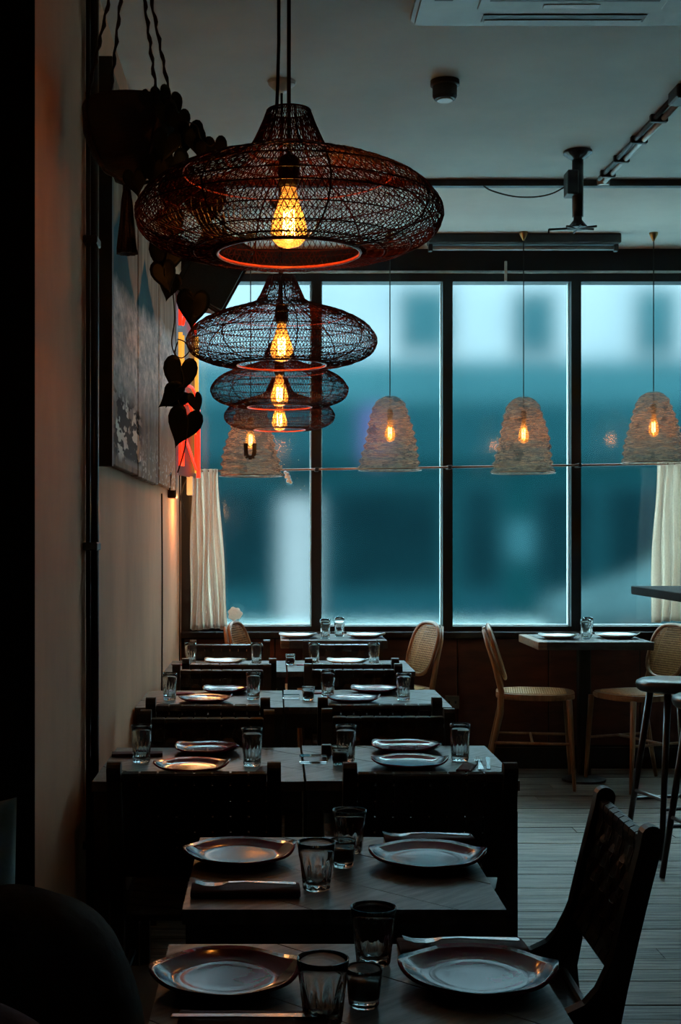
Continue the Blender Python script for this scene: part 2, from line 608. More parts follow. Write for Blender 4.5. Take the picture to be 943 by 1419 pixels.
def sheet(f, nu, nv, th):
    bm = bmesh.new()
    grid(bm, nu, nv, f)
    bmesh.ops.recalc_face_normals(bm, faces=bm.faces)
    bmesh.ops.solidify(bm, geom=list(bm.faces), thickness=th)
    return bm


# ------------------------------------------------------------------ the room
WX = -0.569                 # left wall face
WD = 8.15                   # window wall face
CEIL = CZ + 1.75
RX = 5.2                    # right wall
BY = -2.2                   # wall behind the camera

floor = struct(obj('floor', boxbm(WX - 0.1, RX, BY, WD + 0.1, -0.12, -0.021), 'subfloor'))
plank_me = me_from(boxbm(-0.5, 0.5, -0.5, 0.5, -0.5, 0.5), 'floor_board')
plank_me.materials.append(M['plank'])
PW = 0.112
y = 0.9
row = 0
while y < WD - 0.02:
    x = WX
    cuts = [WX]
    if y < 4.0:
        cuts += [random.uniform(0.6, 2.4)]
        end = 3.2
    else:
        a = random.uniform(0.3, 1.6)
        cuts += [a, a + random.uniform(1.2, 2.2)]
        end = RX
    cuts.append(end)
    for i in range(len(cuts) - 1):
        x0, x1 = cuts[i], cuts[i + 1]
        o = bpy.data.objects.new('floor_board', plank_me)
        C.objects.link(o)
        o.parent = floor
        gp = random.choice((0.003, 0.004, 0.004, 0.009))
        o.scale = (x1 - x0 - 0.003, PW - gp, 0.02)
        o.location = ((x0 + x1) / 2, y + PW / 2, -0.010 - random.uniform(0, 0.0025))
    y += PW
    row += 1
rest = bmesh.new()
box(rest, WX, RX, BY, 0.895, -0.02, 0.0)
yy = 0.9
while yy < 4.0:
    box(rest, 3.203, RX, yy, yy + PW - 0.004, -0.02, -0.001)
    yy += PW
o = obj('floor_board', rest, 'plank', floor)
o['kind'] = 'stuff'

struct(obj('ceiling', boxbm(WX - 0.1, RX, BY, 6.58, CEIL, CEIL + 0.12), 'ceil'))
struct(obj('ceiling_window_strip', boxbm(WX - 0.1, RX, 6.58, WD + 0.25, CEIL + 0.0, CEIL + 0.12), 'ceil2'))
struct(obj('wall_left', boxbm(WX - 0.12, WX, 3.14, WD + 0.25, -0.1, CEIL), 'wall'))
struct(obj('wall_left_pillar', boxbm(WX - 0.12, WX + 0.006, BY, 3.14, -0.1, CEIL), 'pillar'))
struct(obj('wall_right', boxbm(RX, RX + 0.12, BY, WD + 0.25, -0.1, CEIL), 'otherwall'))
struct(obj('wall_back', boxbm(WX - 0.12, RX, BY - 0.12, BY, -0.1, CEIL), 'otherwall'))

# window wall: knee wall with red-brown panels, sill, header, mullions, panes
SILL = P(0, 868, WD).z
HEAD = P(0, 390, WD).z
kw = struct(obj('wall_window_side', boxbm(WX - 0.1, RX, WD, WD + 0.25, -0.1, SILL - 0.07), 'header'))
px = WX + 0.02
while px < RX - 0.3:
    obj('panel', boxbm(px, px + 0.55, WD - 0.012, WD, 0.14, SILL - 0.075, bevel=0.004), 'redpanel', kw)
    px += 0.556
obj('baseboard', boxbm(WX + 0.001, RX - 0.001, WD - 0.02, WD, 0.0, 0.13, bevel=0.004), 'header', kw)
struct(obj('trim_1', boxbm(WX + 0.001, RX - 0.001, WD - 0.05, WD + 0.2, SILL - 0.07, SILL - 0.03, bevel=0.005), 'frame'))
struct(obj('wall_header', boxbm(WX - 0.1, RX, WD, WD + 0.25, HEAD + 0.045, CEIL), 'header'))
struct(obj('trim_2', boxbm(WX + 0.001, RX - 0.001, WD - 0.03, WD + 0.12, HEAD + 0.043, HEAD + 0.062, bevel=0.003), 'steel'))

mull = [P(262, 0, WD).x, P(438, 0, WD).x, P(620, 0, WD).x, P(798, 0, WD).x]
while mull[-1] < RX - 0.5:
    mull.append(mull[-1] + 0.787)
mull[-1] = RX - 0.03
FW = 0.030
for i in range(len(mull) - 1):
    x0, x1 = mull[i], mull[i + 1]
    wr = bmesh.new()
    ex0 = x0 - (FW if i else 0.03)
    box(wr, x0, x0 + FW, WD + 0.0, WD + 0.12, SILL - 0.03, HEAD + 0.043)
    box(wr, x1 - FW, x1, WD + 0.0, WD + 0.12, SILL - 0.03, HEAD + 0.043)
    box(wr, x0 + FW, x1 - FW, WD + 0.0, WD + 0.12, SILL - 0.03, SILL)
    box(wr, x0 + FW, x1 - FW, WD + 0.0, WD + 0.12, HEAD, HEAD + 0.043)
    wo = struct(obj('window_%d' % (i + 1), wr, 'frame'))
    obj('pane', boxbm(x0 + FW - 0.004, x1 - FW + 0.004, WD + 0.055, WD + 0.063, SILL - 0.004, HEAD + 0.004), 'pane', wo)
    bead = bmesh.new()
    for (a, b_, c, d) in ((x0 + FW, x0 + FW + 0.008, SILL, HEAD), (x1 - FW - 0.008, x1 - FW, SILL, HEAD),
                          (x0 + FW + 0.008, x1 - FW - 0.008, SILL, SILL + 0.008)):
        box(bead, a, b_, WD + 0.066, WD + 0.1, c, d)
    obj('glint_bead', bead, 'white', wo)  # white strips stand in for daylight glints along the frame edges
struct(obj('wall_window_jamb', boxbm(WX, mull[0], WD, WD + 0.2, SILL - 0.07, HEAD + 0.045), 'header'))

# ------------------------------------------------------------------ the street outside
FD = 20.0
struct(obj('ground_street', boxbm(-16, 30, WD + 3.2, FD - 2.0, -0.3, -0.12), 'asphalt'))
struct(obj('ground_pavement', boxbm(-16, 30, WD + 0.25, WD + 3.2, -0.3, -0.02), 'paving'))
struct(obj('ground_far_pavement', boxbm(-16, 30, FD - 2.0, FD + 0.2, -0.3, 0.0), 'paving'))


def fx(x):
    return (x - VX) * FD / FPX


def fz(y):
    return CZ - (y - VY) * FD / FPX


bld = thing('shop_building', 'pale upper facade with teal shopfronts across the street behind the window', 'building', (0, FD, 0))


def bpart(name, m, x0, x1, y0, y1, proud=0.0, thick=0.3, parent=None):
    p = parent or bld
    return obj(name, boxbm(x0, x1, -proud, thick, min(fz(y0), fz(y1)), max(fz(y0), fz(y1))), m, p)


bpart('upper_wall', 'paleface', -12, 24, 120, 500, thick=6)
bpart('middle_band', 'midface', -12, 24, 500, 560, proud=0.10, thick=6)
bpart('fascia_board', 'fascia', -12, 24, 560, 640, proud=0.16, thick=6)
bpart('shopfront_wall', 'tealface', -12, 24, 640, 880, thick=6)
for (x0, x1, y0, y1) in ((150, 250, 300, 470), (555, 625, 400, 485), (712, 768, 405, 488), (880, 935, 400, 490), (1050, 1110, 400, 490)):
    wv = bpart('window', 'paledoor', fx(x0) - 0.08, fx(x1) + 0.08, y0 - 8, y1 + 8, proud=0.02)
    bpart('pane', 'upglass', fx(x0), fx(x1), y0, y1, proud=0.04, parent=wv)
bpart('door', 'paledoor', fx(388), fx(440), 690, 868, proud=0.05)
bpart('purple_panel', 'purple', fx(500), fx(545), 565, 640, proud=0.19)  # glow of a lit sign, painted as plain purple
bpart('purple_panel', 'purple', fx(530), fx(560), 700, 770, proud=0.04)
for (x0, x1) in ((460, 610), (640, 690), (745, 815), (840, 930), (960, 1080), (270, 370)):
    wv = bpart('shop_window', 'fascia', fx(x0) - 0.1, fx(x1) + 0.1, 665, 860, proud=0.03)
    bpart('pane', 'darkglass', fx(x0), fx(x1), 676, 815, proud=0.05, parent=wv)
bpart('pale_panel', 'midface', fx(704), fx(736), 722, 775, proud=0.06)  # small panel, paler than the shopfront wall

# parked car, real depth and size
cx, cy = 5.2, 15.2
car = thing('parked_car', 'pale teal car parked across the street behind the window', 'car', (cx, cy, -0.12))
prof = [(-2.05, 0.35), (-2.1, 0.62), (-1.95, 0.85), (-1.2, 0.95), (-0.55, 1.38), (0.75, 1.42), (1.55, 1.0), (2.05, 0.92), (2.12, 0.6), (2.05, 0.35)]
b_ = prism(bmesh.new(), prof, 'y', -0.82, 0.82)
bmesh.ops.bevel(b_, geom=list(b_.edges), offset=0.06, segments=2, affect='EDGES')
obj('body', b_, 'car', car, smooth=True)
for s in (-1, 1):
    b_ = prism(bmesh.new(), [(-1.0, 0.97), (-0.5, 1.32), (0.05, 1.34), (0.05, 0.97)], 'y', s * 0.80, s * 0.835)
    obj('side_window', b_, 'darkglass', car)
    b_ = prism(bmesh.new(), [(0.12, 0.97), (0.12, 1.34), (0.7, 1.35), (1.3, 1.0)], 'y', s * 0.80, s * 0.835)
    obj('side_window', b_, 'darkglass', car)
    for wx in (-1.3, 1.3):
        b_ = lathebm([(0.17, -0.1), (0.31, -0.1), (0.32, 0.0), (0.31, 0.1), (0.17, 0.1)], 20)
        obj('wheel', b_, 'tyre', car, (wx, s * 0.76, 0.32), (PI / 2, 0, 0))

# ------------------------------------------------------------------ tables
TH = 0.73


def clip(poly, a, b, c):
    """keep a*x+b*y<=c"""
    out = []
    for i in range(len(poly)):
        p, q = poly[i], poly[(i + 1) % len(poly)]
        dp, dq = a * p[0] + b * p[1] - c, a * q[0] + b * q[1] - c
        if dp <= 0:
            out.append(p)
        if dp * dq < 0:
            s = dp / (dp - dq)
            out.append((p[0] + (q[0] - p[0]) * s, p[1] + (q[1] - p[1]) * s))
    return out


def make_table(label, x0, x1, y0, y1, group='black-framed dining tables', straight=False, pedestal=False):
    w_, d_ = x1 - x0, y1 - y0
    t = thing('dining_table', label, 'table', ((x0 + x1) / 2, (y0 + y1) / 2, 0), 0, group)
    hw, hd = w_ / 2, d_ / 2
    r2 = 1 / math.sqrt(2)
    pitch = 0.19
    if straight:
        na, nb = 0, 1
    else:
        na, nb = r2, r2
    k = -4
    while k < 5:
        lo, hi = k * pitch - 0.06 + 0.0014, (k + 1) * pitch - 0.06 - 0.0014
        poly = [(-hw, -hd), (hw, -hd), (hw, hd), (-hw, hd)]
        poly = clip(poly, na, nb, hi)
        poly = clip(poly, -na, -nb, -lo) if poly else poly
        if len(poly) >= 3:
            b = prism(bmesh.new(), poly, 'z', TH - 0.028 - random.uniform(0, 0.0006), TH - random.uniform(0, 0.0008))
            b.transform(Matrix.Rotation(-PI / 4, 4, 'Z')) if not straight else None
            obj('plank', b, 'table', t, rot=(0, 0, PI / 4 if not straight else 0))
        k += 1
    obj('apron', boxbm(-hw + 0.006, hw - 0.006, -hd + 0.006, hd - 0.006, TH - 0.085, TH - 0.029), 'tframe', t)
    if pedestal:
        obj('column', boxbm(-0.04, 0.04, -0.04, 0.04, 0.03, TH - 0.086, bevel=0.004), 'tframe', t)
        b = boxbm(-0.12, 0.12, -0.03, 0.03, 0, 0.0295)
        box(b, -0.03, 0.03, -0.2, 0.2, 0, 0.0294)
        obj('foot', b, 'tframe', t)
    for sx in (-1, 1) if not pedestal else ():
        for sy in (-1, 1):
            cx_, cy_ = sx * (hw - 0.026), sy * (hd - 0.03)
            obj('leg', boxbm(cx_ - 0.022, cx_ + 0.022, cy_ - 0.022, cy_ + 0.022, 0, TH - 0.086, bevel=0.003), 'tframe', t)
    return t


A = (-0.178, 0.422, 1.655, 2.255)
B = (-0.170, 0.428, 2.464, 3.054)
CL, CR = (-0.512, 0.083, 3.745, 4.345), (0.090, 0.690, 3.755, 4.385)
DL, DR = (-0.560, 0.034, 5.36, 5.94), (0.041, 0.715, 5.37, 5.97)
EL, ER = (-0.560, 0.060, 6.76, 7.36), (0.068, 0.715, 6.77, 7.37)
make_table('nearest dining table at the bottom of the view with two red plates', *A)
make_table('second dining table from the front, in front of the woven black chairs', *B, pedestal=True)
make_table('third-row dining table against the left wall', *CL)
make_table('third-row dining table on the aisle side', *CR)
make_table('fourth-row dining table against the left wall', *DL)
make_table('fourth-row dining table on the aisle side', *DR)
make_table('fifth-row dining table against the left wall', *EL)
make_table('fifth-row dining table on the aisle side', *ER)

WT = 0.825


def window_table(label, x0, x1, y0, y1):
    t = thing('pedestal_table', label, 'table', ((x0 + x1) / 2, (y0 + y1) / 2, 0), 0, 'pedestal tables at the window')
    hw, hd = (x1 - x0) / 2, (y1 - y0) / 2
    n = 4
    for i in range(n):
        a, b_ = -hd + 2 * hd * i / n, -hd + 2 * hd * (i + 1) / n
        obj('plank', boxbm(-hw + 0.051, hw, a + 0.001, b_ - 0.001, WT - 0.045, WT, bevel=0.003), 'table', t)
    obj('lit_end_board', boxbm(-hw, -hw + 0.05, -hd, hd, WT - 0.045, WT, bevel=0.003), 'litedge', t)  # paler wood colour here paints the light falling on the left side
    obj('column', boxbm(-0.035, 0.035, -0.035, 0.035, 0.035, WT - 0.058, bevel=0.006), 'tframe', t)
    b_ = bmesh.new()
    box(b_, -hw + 0.08, hw - 0.08, -0.03, 0.03, WT - 0.058, WT - 0.0455)
    obj('top_bracket', b_, 'tframe', t)
    b_ = lathebm([(0.125, 0.0), (0.125, 0.012), (0.06, 0.034), (0.03, 0.035)], 24)
    obj('foot', b_, 'tframe', t)
    return t


F_ = (0.035, 0.640, 7.555, 8.085)
G_ = (1.47, 2.115, 7.44, 8.04)
window_table('small wooden table below the window between two cane chairs, behind the rows', *F_)
window_table('wooden pedestal table below the window, right of the aisle', *G_)

# ------------------------------------------------------------------ woven leather chairs (face +Y)
CW = 0.225     # half width


def strap_me(vertical, k, n_cross, pitch, w, length_fn, name):
    """one woven ribbon of the back, in local (u across, v along) -> mesh"""
    pass


def make_woven_chair(label, group):
    t = thing('woven_chair', label, 'chair', (0, 0, 0), 0, group)

    def back_y(z):      # lean of the back
        return -0.02 - 0.10 * max(0.0, (z - 0.40) / 0.44) ** 1.15
    for s in (-1, 1):
        x0, x1 = (CW - 0.036, CW) if s > 0 else (-CW, -CW + 0.036)
        # bent side post: back leg and back upright in one piece
        outer = []
        for z in (0.0, 0.15, 0.30, 0.42, 0.50, 0.60, 0.70, 0.79):
            yb = -0.02 - 0.05 * (1 - z / 0.42) if z < 0.42 else back_y(z)
            outer.append((yb, z))
        half = 0.022
        top = outer[-1]
        cap_ = [(top[0] + half * math.cos(a) - 0.004, top[1] + 0.022 + half * math.sin(a)) for a in [PI * i / 8 for i in range(9)]]
        poly = [(yb + half, z) for yb, z in outer] + cap_ + [(yb - half, z) for yb, z in outer[::-1]]
        b = prism(bmesh.new(), poly, 'x', x0, x1)
        obj('back_post', b, 'blackwood', t)
        # seat rail with curved knee
        pts = [(-0.045, 0.60), (-0.022, 0.545), (0.0, 0.50), (0.025, 0.472), (0.06, 0.455), (0.10, 0.449), (0.40, 0.462), (0.40, 0.425), (0.10, 0.405), (-0.02, 0.395)]
        obj('seat_rail', prism(bmesh.new(), pts, 'x', x0 + 0.003, x1 - 0.003), 'blackwood', t)
        b = prism(bmesh.new(), [(0.358, 0.0), (0.392, 0.0), (0.396, 0.424), (0.358, 0.424)], 'x', x0 + 0.002, x1 - 0.002)
        obj('front_leg', b, 'blackwood', t)
        obj('stretcher', tubebm([((x0 + x1) / 2, -0.03, 0.20), ((x0 + x1) / 2, 0.365, 0.20)], 0.010, 8), 'blackwood', t)
    ix = CW - 0.037
    for z, nm in ((0.792, 'top_rail'), (0.535, 'lower_rail')):
        obj(nm, tubebm([(-ix, back_y(z), z), (0, back_y(z) - 0.006, z), (ix, back_y(z), z)], 0.013, 10), 'blackwood', t)
    obj('front_rail', tubebm([(-ix, 0.378, 0.435), (ix, 0.378, 0.435)], 0.014, 10), 'blackwood', t)
    obj('rear_rail', tubebm([(-ix, -0.012, 0.405), (ix, -0.012, 0.405)], 0.012, 10), 'blackwood', t)
    # woven back: vertical straps wrap over the two rails
    nvs, nhs = 8, 5
    pv = 2 * ix / nvs
    zlo, zhi = 0.556, 0.772
    ph = (zhi - zlo) / nhs
    for i in range(nvs):
        xc = -ix + pv * (i + 0.5)
        hw = pv / 2 - 0.0028
        path = []
        # front run, then round the top rail, back run, round the lower rail (closed loop)
        nz = 11
        for j in range(nz):
            z = 0.535 + (0.792 - 0.535) * j / (nz - 1)
            kk = (z - zlo) / ph
            off = 0.0045 * math.cos(PI * (kk - 0.5)) * (1 if i % 2 else -1) if zlo < z < zhi else 0
            e = 0.0145 if j in (0, nz - 1) else 0.006
            path.append((back_y(z) + e + off, z))
        for a in (0.25, 0.5, 0.75):
            path.append((back_y(0.792) + 0.0165 * math.cos(PI * a), 0.792 + 0.0165 * math.sin(PI * a)))
        path.append((back_y(0.792) - 0.0165, 0.785))
        path.append((back_y(0.535) - 0.0165, 0.535))
        for a in (1.25, 1.5, 1.75):
            path.append((back_y(0.535) + 0.0165 * math.cos(PI * a), 0.535 + 0.0165 * math.sin(PI * a)))
        bm = bmesh.new()
        n = len(path)
        Lr = [bm.verts.new((xc - hw, p[0], p[1])) for p in path]
        Rr = [bm.verts.new((xc + hw, p[0], p[1])) for p in path]
        for j in range(n):
            bm.faces.new((Lr[j], Rr[j], Rr[(j + 1) % n], Lr[(j + 1) % n]))
        bmesh.ops.recalc_face_normals(bm, faces=bm.faces)
        bmesh.ops.solidify(bm, geom=list(bm.faces), thickness=0.0022)
        obj('leather_strap', bm, 'leather', t)
    for k in range(nhs):
        zc = zlo + ph * (k + 0.5)
        hh = ph / 2 - 0.0022
        nx = nvs * 2 + 1

        def f(u, v, zc=zc, hh=hh, k=k):
            xx = -ix + 2 * ix * u
            off = -0.0045 * math.cos(PI * ((xx + ix) / pv - 0.5)) * (1 if k % 2 == 0 else -1)
            z = zc + (v * 2 - 1) * hh
            return (xx, back_y(z) + 0.006 + off, z)
        obj('leather_strap', sheet(f, nx * 2 - 1, 2, 0.0022), 'leather', t)
    # seat straps
    for i in range(7):
        y0 = 0.0 + i * 0.053
        def g(u, v, y0=y0):
            yy_ = y0 + 0.048 * v
            xx = -ix + 2 * ix * u
            return (xx, yy_, 0.412 + 0.036 * yy_ / 0.4 - 0.012 * (1 - (xx / ix) ** 2) + 0.004)
        obj('seat_strap', sheet(g, 7, 2, 0.003), 'leather', t)
    return t


GRP = 'black woven leather chairs'
ch0 = make_woven_chair('black woven leather chair with its back to the room, third row by the wall', GRP)
ch0.location = (-0.208, 3.57, 0)
dup(ch0, 'black woven leather chair with its back to the room, third row on the aisle side', (0.402, 3.565, 0))
dup(ch0, 'black woven leather chair facing the room behind the third-row wall table', (-0.225, 4.385, 0), PI)
dup(ch0, 'black woven leather chair facing the room behind the third-row aisle table', (0.385, 4.42, 0), PI)
dup(ch0, 'black woven leather chair with its back to the room, fourth row by the wall', (-0.24, 4.95, 0))
dup(ch0, 'black woven leather chair with its back to the room, fourth row on the aisle side', (0.382, 4.96, 0))
dup(ch0, 'black woven leather chair facing the room behind the fourth-row wall table', (-0.24, 5.99, 0), PI)
dup(ch0, 'black woven leather chair facing the room behind the fourth-row aisle table', (0.36, 6.01, 0), PI)
dup(ch0, 'black woven leather chair with its back to the room, fifth row by the wall', (-0.215, 6.49, 0))
dup(ch0, 'black woven leather chair with its back to the room, fifth row on the aisle side', (0.37, 6.50, 0))
dup(ch0, 'black woven leather chair facing the room behind the fifth-row wall table', (-0.25, 7.40, 0), PI)
dup(ch0, 'black woven leather chair facing the room behind the fifth-row aisle table', (0.385, 7.41, 0), PI)
dup(ch0, 'black woven leather chair turned sideways at the right of the second table', (0.655, 2.915, 0), PI / 2 - 0.02)

# ------------------------------------------------------------------ cane chairs (face +Y)


def make_cane_chair(label, group):
    t = thing('cane_chair', label, 'chair', (0, 0, 0), 0, group)
    SH = 0.535
    for s in (-1, 1):
        pts = [(s * 0.19, -0.10, 0.0), (s * 0.185, -0.055, 0.20), (s * 0.175, -0.005, 0.42), (s * 0.165, 0.0, 0.54), (s * 0.15, -0.035, 0.68), (s * 0.135, -0.075, 0.80), (s * 0.10, -0.10, 0.885)]
        obj('back_leg', tubebm(pts, [0.011, 0.014, 0.017, 0.017, 0.015, 0.013, 0.010], 8), 'beech', t, smooth=True)
        pts = [(s * 0.20, 0.40, 0.0), (s * 0.195, 0.385, 0.25), (s * 0.185, 0.37, SH - 0.03)]
        obj('front_leg', tubebm(pts, [0.010, 0.014, 0.017], 8), 'beech', t, smooth=True)
        obj('stretcher', tubebm([(s * 0.19, -0.04, 0.26), (s * 0.195, 0.385, 0.26)], 0.008, 6), 'beech', t)
    obj('stretcher', tubebm([(-0.188, 0.17, 0.26), (0.188, 0.17, 0.26)], 0.008, 6), 'beech', t)

    # rounded back frame in a leaning plane
    def bp(u, v):
        z = 0.62 + v
        return Vector((u, 0.022 - 0.028 - 0.36 * (z - 0.60) ** 1.0 * 0.9 + 0.03, z))

    def outline(sx, sz, n=32):
        out = []
        for i in range(n):
            a = 2 * PI * i / n
            ca, sa = math.cos(a), math.sin(a)
            e = 0.72
            out.append((sx * math.copysign(abs(ca) ** e, ca), 0.135 + sz * math.copysign(abs(sa) ** e, sa)))
        return out
    bf = obj('back_frame', tubebm([bp(u, v) for u, v in outline(0.155, 0.15)], 0.012, 8, closed=True), 'beech', t, smooth=True)
    # cane weave of the back: real strips, clipped to the frame
    bm = bmesh.new()
    for axis in (0, 1):
        for i in range(-12, 13):
            c = i * 0.0125
            if axis == 0:
                q = 1 - (abs(c) / 0.152) ** (2 / 0.72)
                if q <= 0.02:
                    continue
                e = 0.147 * q ** (0.72 / 2)
                p0, p1 = bp(c, 0.135 - e), bp(c, 0.135 + e)
                dw = Vector((0.0026, 0, 0))
                off = 0.001
            else:
                q = 1 - (abs(c) / 0.147) ** (2 / 0.72)
                if q <= 0.02:
                    continue
                e = 0.152 * q ** (0.72 / 2)
                p0, p1 = bp(-e, 0.135 + c), bp(e, 0.135 + c)
                dw = (bp(0, 0.0026) - bp(0, 0))
                off = -0.001
            o_ = Vector((0, off, 0))
            bm.faces.new([bm.verts.new(p) for p in (p0 - dw + o_, p0 + dw + o_, p1 + dw + o_, p1 - dw + o_)])
    bmesh.ops.solidify(bm, geom=list(bm.faces), thickness=0.0012)
    cw = obj('cane_back', bm, 'cane', bf)
    cw['kind'] = 'stuff'
    # seat
    def so(sx, sy, n=32):
        out = []
        for i in range(n):
            a = 2 * PI * i / n
            ca, sa = math.cos(a), math.sin(a)
            out.append((sx * math.copysign(abs(ca) ** 0.6, ca), 0.19 + sy * math.copysign(abs(sa) ** 0.6, sa)))
        return out
    b = prism(bmesh.new(), so(0.215, 0.22), 'z', SH - 0.035, SH - 0.004)
    bmesh.ops.bevel(b, geom=[e for e in b.edges if abs(e.verts[0].co.z - e.verts[1].co.z) < 1e-5], offset=0.008, segments=2, affect='EDGES')
    sf_ = obj('seat_frame', b, 'beech', t)
    bm = bmesh.new()
    for i in range(-13, 14):
        c = i * 0.013
        e = 0.172 * max(0.0, 1 - (abs(c) / 0.185) ** (2 / 0.6)) ** 0.3
        if e > 0.01:
            box(bm, c - 0.003, c + 0.003, 0.19 - e, 0.19 + e, SH - 0.004, SH - 0.001)
            box(bm, -e, e, 0.19 + c - 0.003, 0.19 + c + 0.003, SH - 0.0035, SH)
    cs = obj('cane_seat', bm, 'cane', sf_)
    cs['kind'] = 'stuff'
    return t


GC = 'cane chairs at the window tables'
cc = make_cane_chair('bent wood cane chair left of the pedestal table, seen from the side', GC)
cc.location = (1.30, 7.66, 0)
cc.rotation_euler = (0, 0, -PI / 2 - 0.16)
dup(cc, 'bent wood cane chair right of the pedestal table, behind the bar stools', (2.235, 7.66, 0), PI / 2 + 0.42)
dup(cc, 'cane chair at the aisle side of the small table below the window', (0.85, 7.87, 0), PI / 2 + 0.38)
dup(cc, 'cane chair nearest the left wall, only its top showing over the fifth-row table', (-0.165, 7.86, 0), -PI / 2 - 0.3)

# ------------------------------------------------------------------ bar table and stools


def make_stool(label, group):
    t = thing('bar_stool', label, 'stool', (0, 0, 0), 0, group)
    H = 0.775
    b = lathebm([(0.10, H - 0.055), (0.150, H - 0.055), (0.162, H - 0.045), (0.168, H - 0.028), (0.164, H - 0.012), (0.145, H - 0.003), (0.08, H), (0.0005, H + 0.001)], 36)
    obj('seat', b, 'stoolseat', t, smooth=True)
    tops, feet = [], []
    for k in range(4):
        a = PI / 4 + k * PI / 2
        tp = Vector((0.105 * math.cos(a), 0.105 * math.sin(a), H - 0.056))
        ft = Vector((0.215 * math.cos(a), 0.215 * math.sin(a), 0.0))
        obj('leg', tubebm([ft, tp], [0.0125, 0.0165], 10), 'metal', t, smooth=True)
        tops.append(tp)
        feet.append(ft)
    for k in range(4):
        q = 0.30 if k % 2 == 0 else 0.355
        p0 = feet[k].lerp(tops[k], q)
        p1 = feet[(k + 1) % 4].lerp(tops[(k + 1) % 4], q)
        obj('rung', tubebm([p0, p1], 0.009, 8), 'metal', t)
    return t


GS = 'black bar stools'
s0 = make_stool('black round bar stool with four splayed legs, the farther of two by the high table', GS)
s0.location = (1.80, 6.02, 0)
s0.rotation_euler = (0, 0, 0.25)
dup(s0, 'black round bar stool cut off by the right edge of the view', (1.785, 5.42, 0), 0.18)
BT = 1.185
bt = thing('bar_table', 'high dark bar table with a thin top at the right edge', 'table', (2.15, 5.25, 0))
for i in range(4):
    obj('plank', boxbm(-0.49 + i * 0.245, -0.49 + (i + 1) * 0.245 - 0.002, -0.85, 0.97, BT - 0.038, BT, bevel=0.003), 'bartop', bt)
for sx in (0.15, 0.44):
    for sy in (-0.8, 0.92):
        obj('leg', boxbm(sx - 0.02, sx + 0.02, sy - 0.02, sy + 0.02, 0, BT - 0.046, bevel=0.003), 'metal', bt)

# ------------------------------------------------------------------ banquette with cushions
bench = thing('long_bench', 'black bench along the wall beside the nearest tables', 'bench', (-0.36, 1.8, 0))
obj('seat', boxbm(-0.19, 0.16, -0.9, 1.25, 0.36, 0.44, bevel=0.01), 'bench', bench)
obj('base', boxbm(-0.19, 0.12, -0.88, 1.23, 0.0, 0.359), 'bench', bench)


def cushion(name, label, m, c, size, rot, seed, sharp=0.5, corner=0.3, pw=2.4):
    rnd = random.Random(seed)
    sx, sy, sz = size
    bm = bmesh.new()
    n = 26
    ph_ = [rnd.uniform(0, 6) for _ in range(6)]

    def f(u, v, side):
        a, b_ = u * 2 - 1, v * 2 - 1
        th = max(0.0, (1 - abs(a) ** pw) * (1 - abs(b_) ** pw)) ** sharp
        pin = 1 - corner * (abs(a) * abs(b_)) ** 1.5
        wr = 0.05 * math.sin(5 * a + ph_[0] + 3 * b_) + 0.04 * math.sin(9 * b_ + ph_[1] - 4 * a) + 0.03 * math.sin(13 * a * b_ + ph_[2])
        return (a * sx * pin, side * (th * sy * (1 + wr) + 0.002), b_ * sz * pin)
    for side in (-1, 1):
        grid(bm, n, n, lambda u, v: f(u, v, side))
    bmesh.ops.remove_doubles(bm, verts=bm.verts, dist=0.0045)
    o = obj(name, bm, m, None, c, rot, smooth=True)
    return tag(o, label, 'cushion')


cushion('cushion', 'large brown-grey cushion lying on the bench at the lower left', 'cush_grey', (-0.372, 1.90, 0.685), (0.19, 0.14, 0.24), (0.0, 0.0, 0.1), 3)
cushion('cushion', 'dark red cushion in the lower left corner of the view', 'cush_red', (-0.375, 1.50, 0.675), (0.185, 0.12, 0.23), (0.0, 0.0, 0.0), 5)
cushion('cushion', 'pale blue cushion corner at the left edge behind the brown-grey cushion', 'cush_pale', (-0.488, 2.12, 0.724), (0.075, 0.04, 0.265), (0.0, 0.0, 0.0), 8, 0.5, -0.06)

# ------------------------------------------------------------------ tableware


def plate_mesh(name):
    """rounded square dish with swept-up corners"""
    bm = bmesh.new()
    nr, nt_ = 12, 56

    def f(i, j, under):
        r = i / nr
        th = 2 * PI * j / nt_
        sq = 1.0 / (abs(math.cos(th)) ** 2.35 + abs(math.sin(th)) ** 2.35) ** (1 / 2.35)
        R = 0.112 * sq * (1 + 0.05 * math.cos(th - 0.6))
        corner = (0.5 - 0.5 * math.cos(4 * th)) ** 1.2
        flat = 0.62
        e = max(0.0, (r - flat) / (1 - flat))
        z = 0.004 + e ** 1.6 * (0.012 + 0.011 * corner * (0.5 - 0.5 * math.sin(2 * th)) * (1 - 0.25 * math.cos(th - 2.36)))
        lip = 0.0055 if not under else 0.0
        if r <= flat and not under:
            z += 0.0012 * (r / flat) ** 4
        if under and e == 0:
            z = 0.0
        return (R * r * math.cos(th), R * r * math.sin(th), z + lip)
    for under in (0, 1):
        c = bm.verts.new((0, 0, 0.0095 if not under else 0.0))
        prev = None
        for i in range(1, nr + 1):
            ring = [bm.verts.new(f(i, j, under)) for j in range(nt_)]
            for j in range(nt_):
                if prev is None:
                    bm.faces.new((c, ring[j], ring[(j + 1) % nt_]))
                else:
                    bm.faces.new((prev[j], ring[j], ring[(j + 1) % nt_], prev[(j + 1) % nt_]))
            prev = ring
        if under == 0:
            edge = prev
    for j in range(nt_):
        bm.faces.new((edge[j], edge[(j + 1) % nt_], prev[(j + 1) % nt_], prev[j]))
    return me_from(bm, name, True)


plate_me = plate_mesh('plate')
plate_me.materials.append(M['plate'])
platew_me = plate_mesh('pale_plate')
platew_me.materials.append(M['plate_pale'])


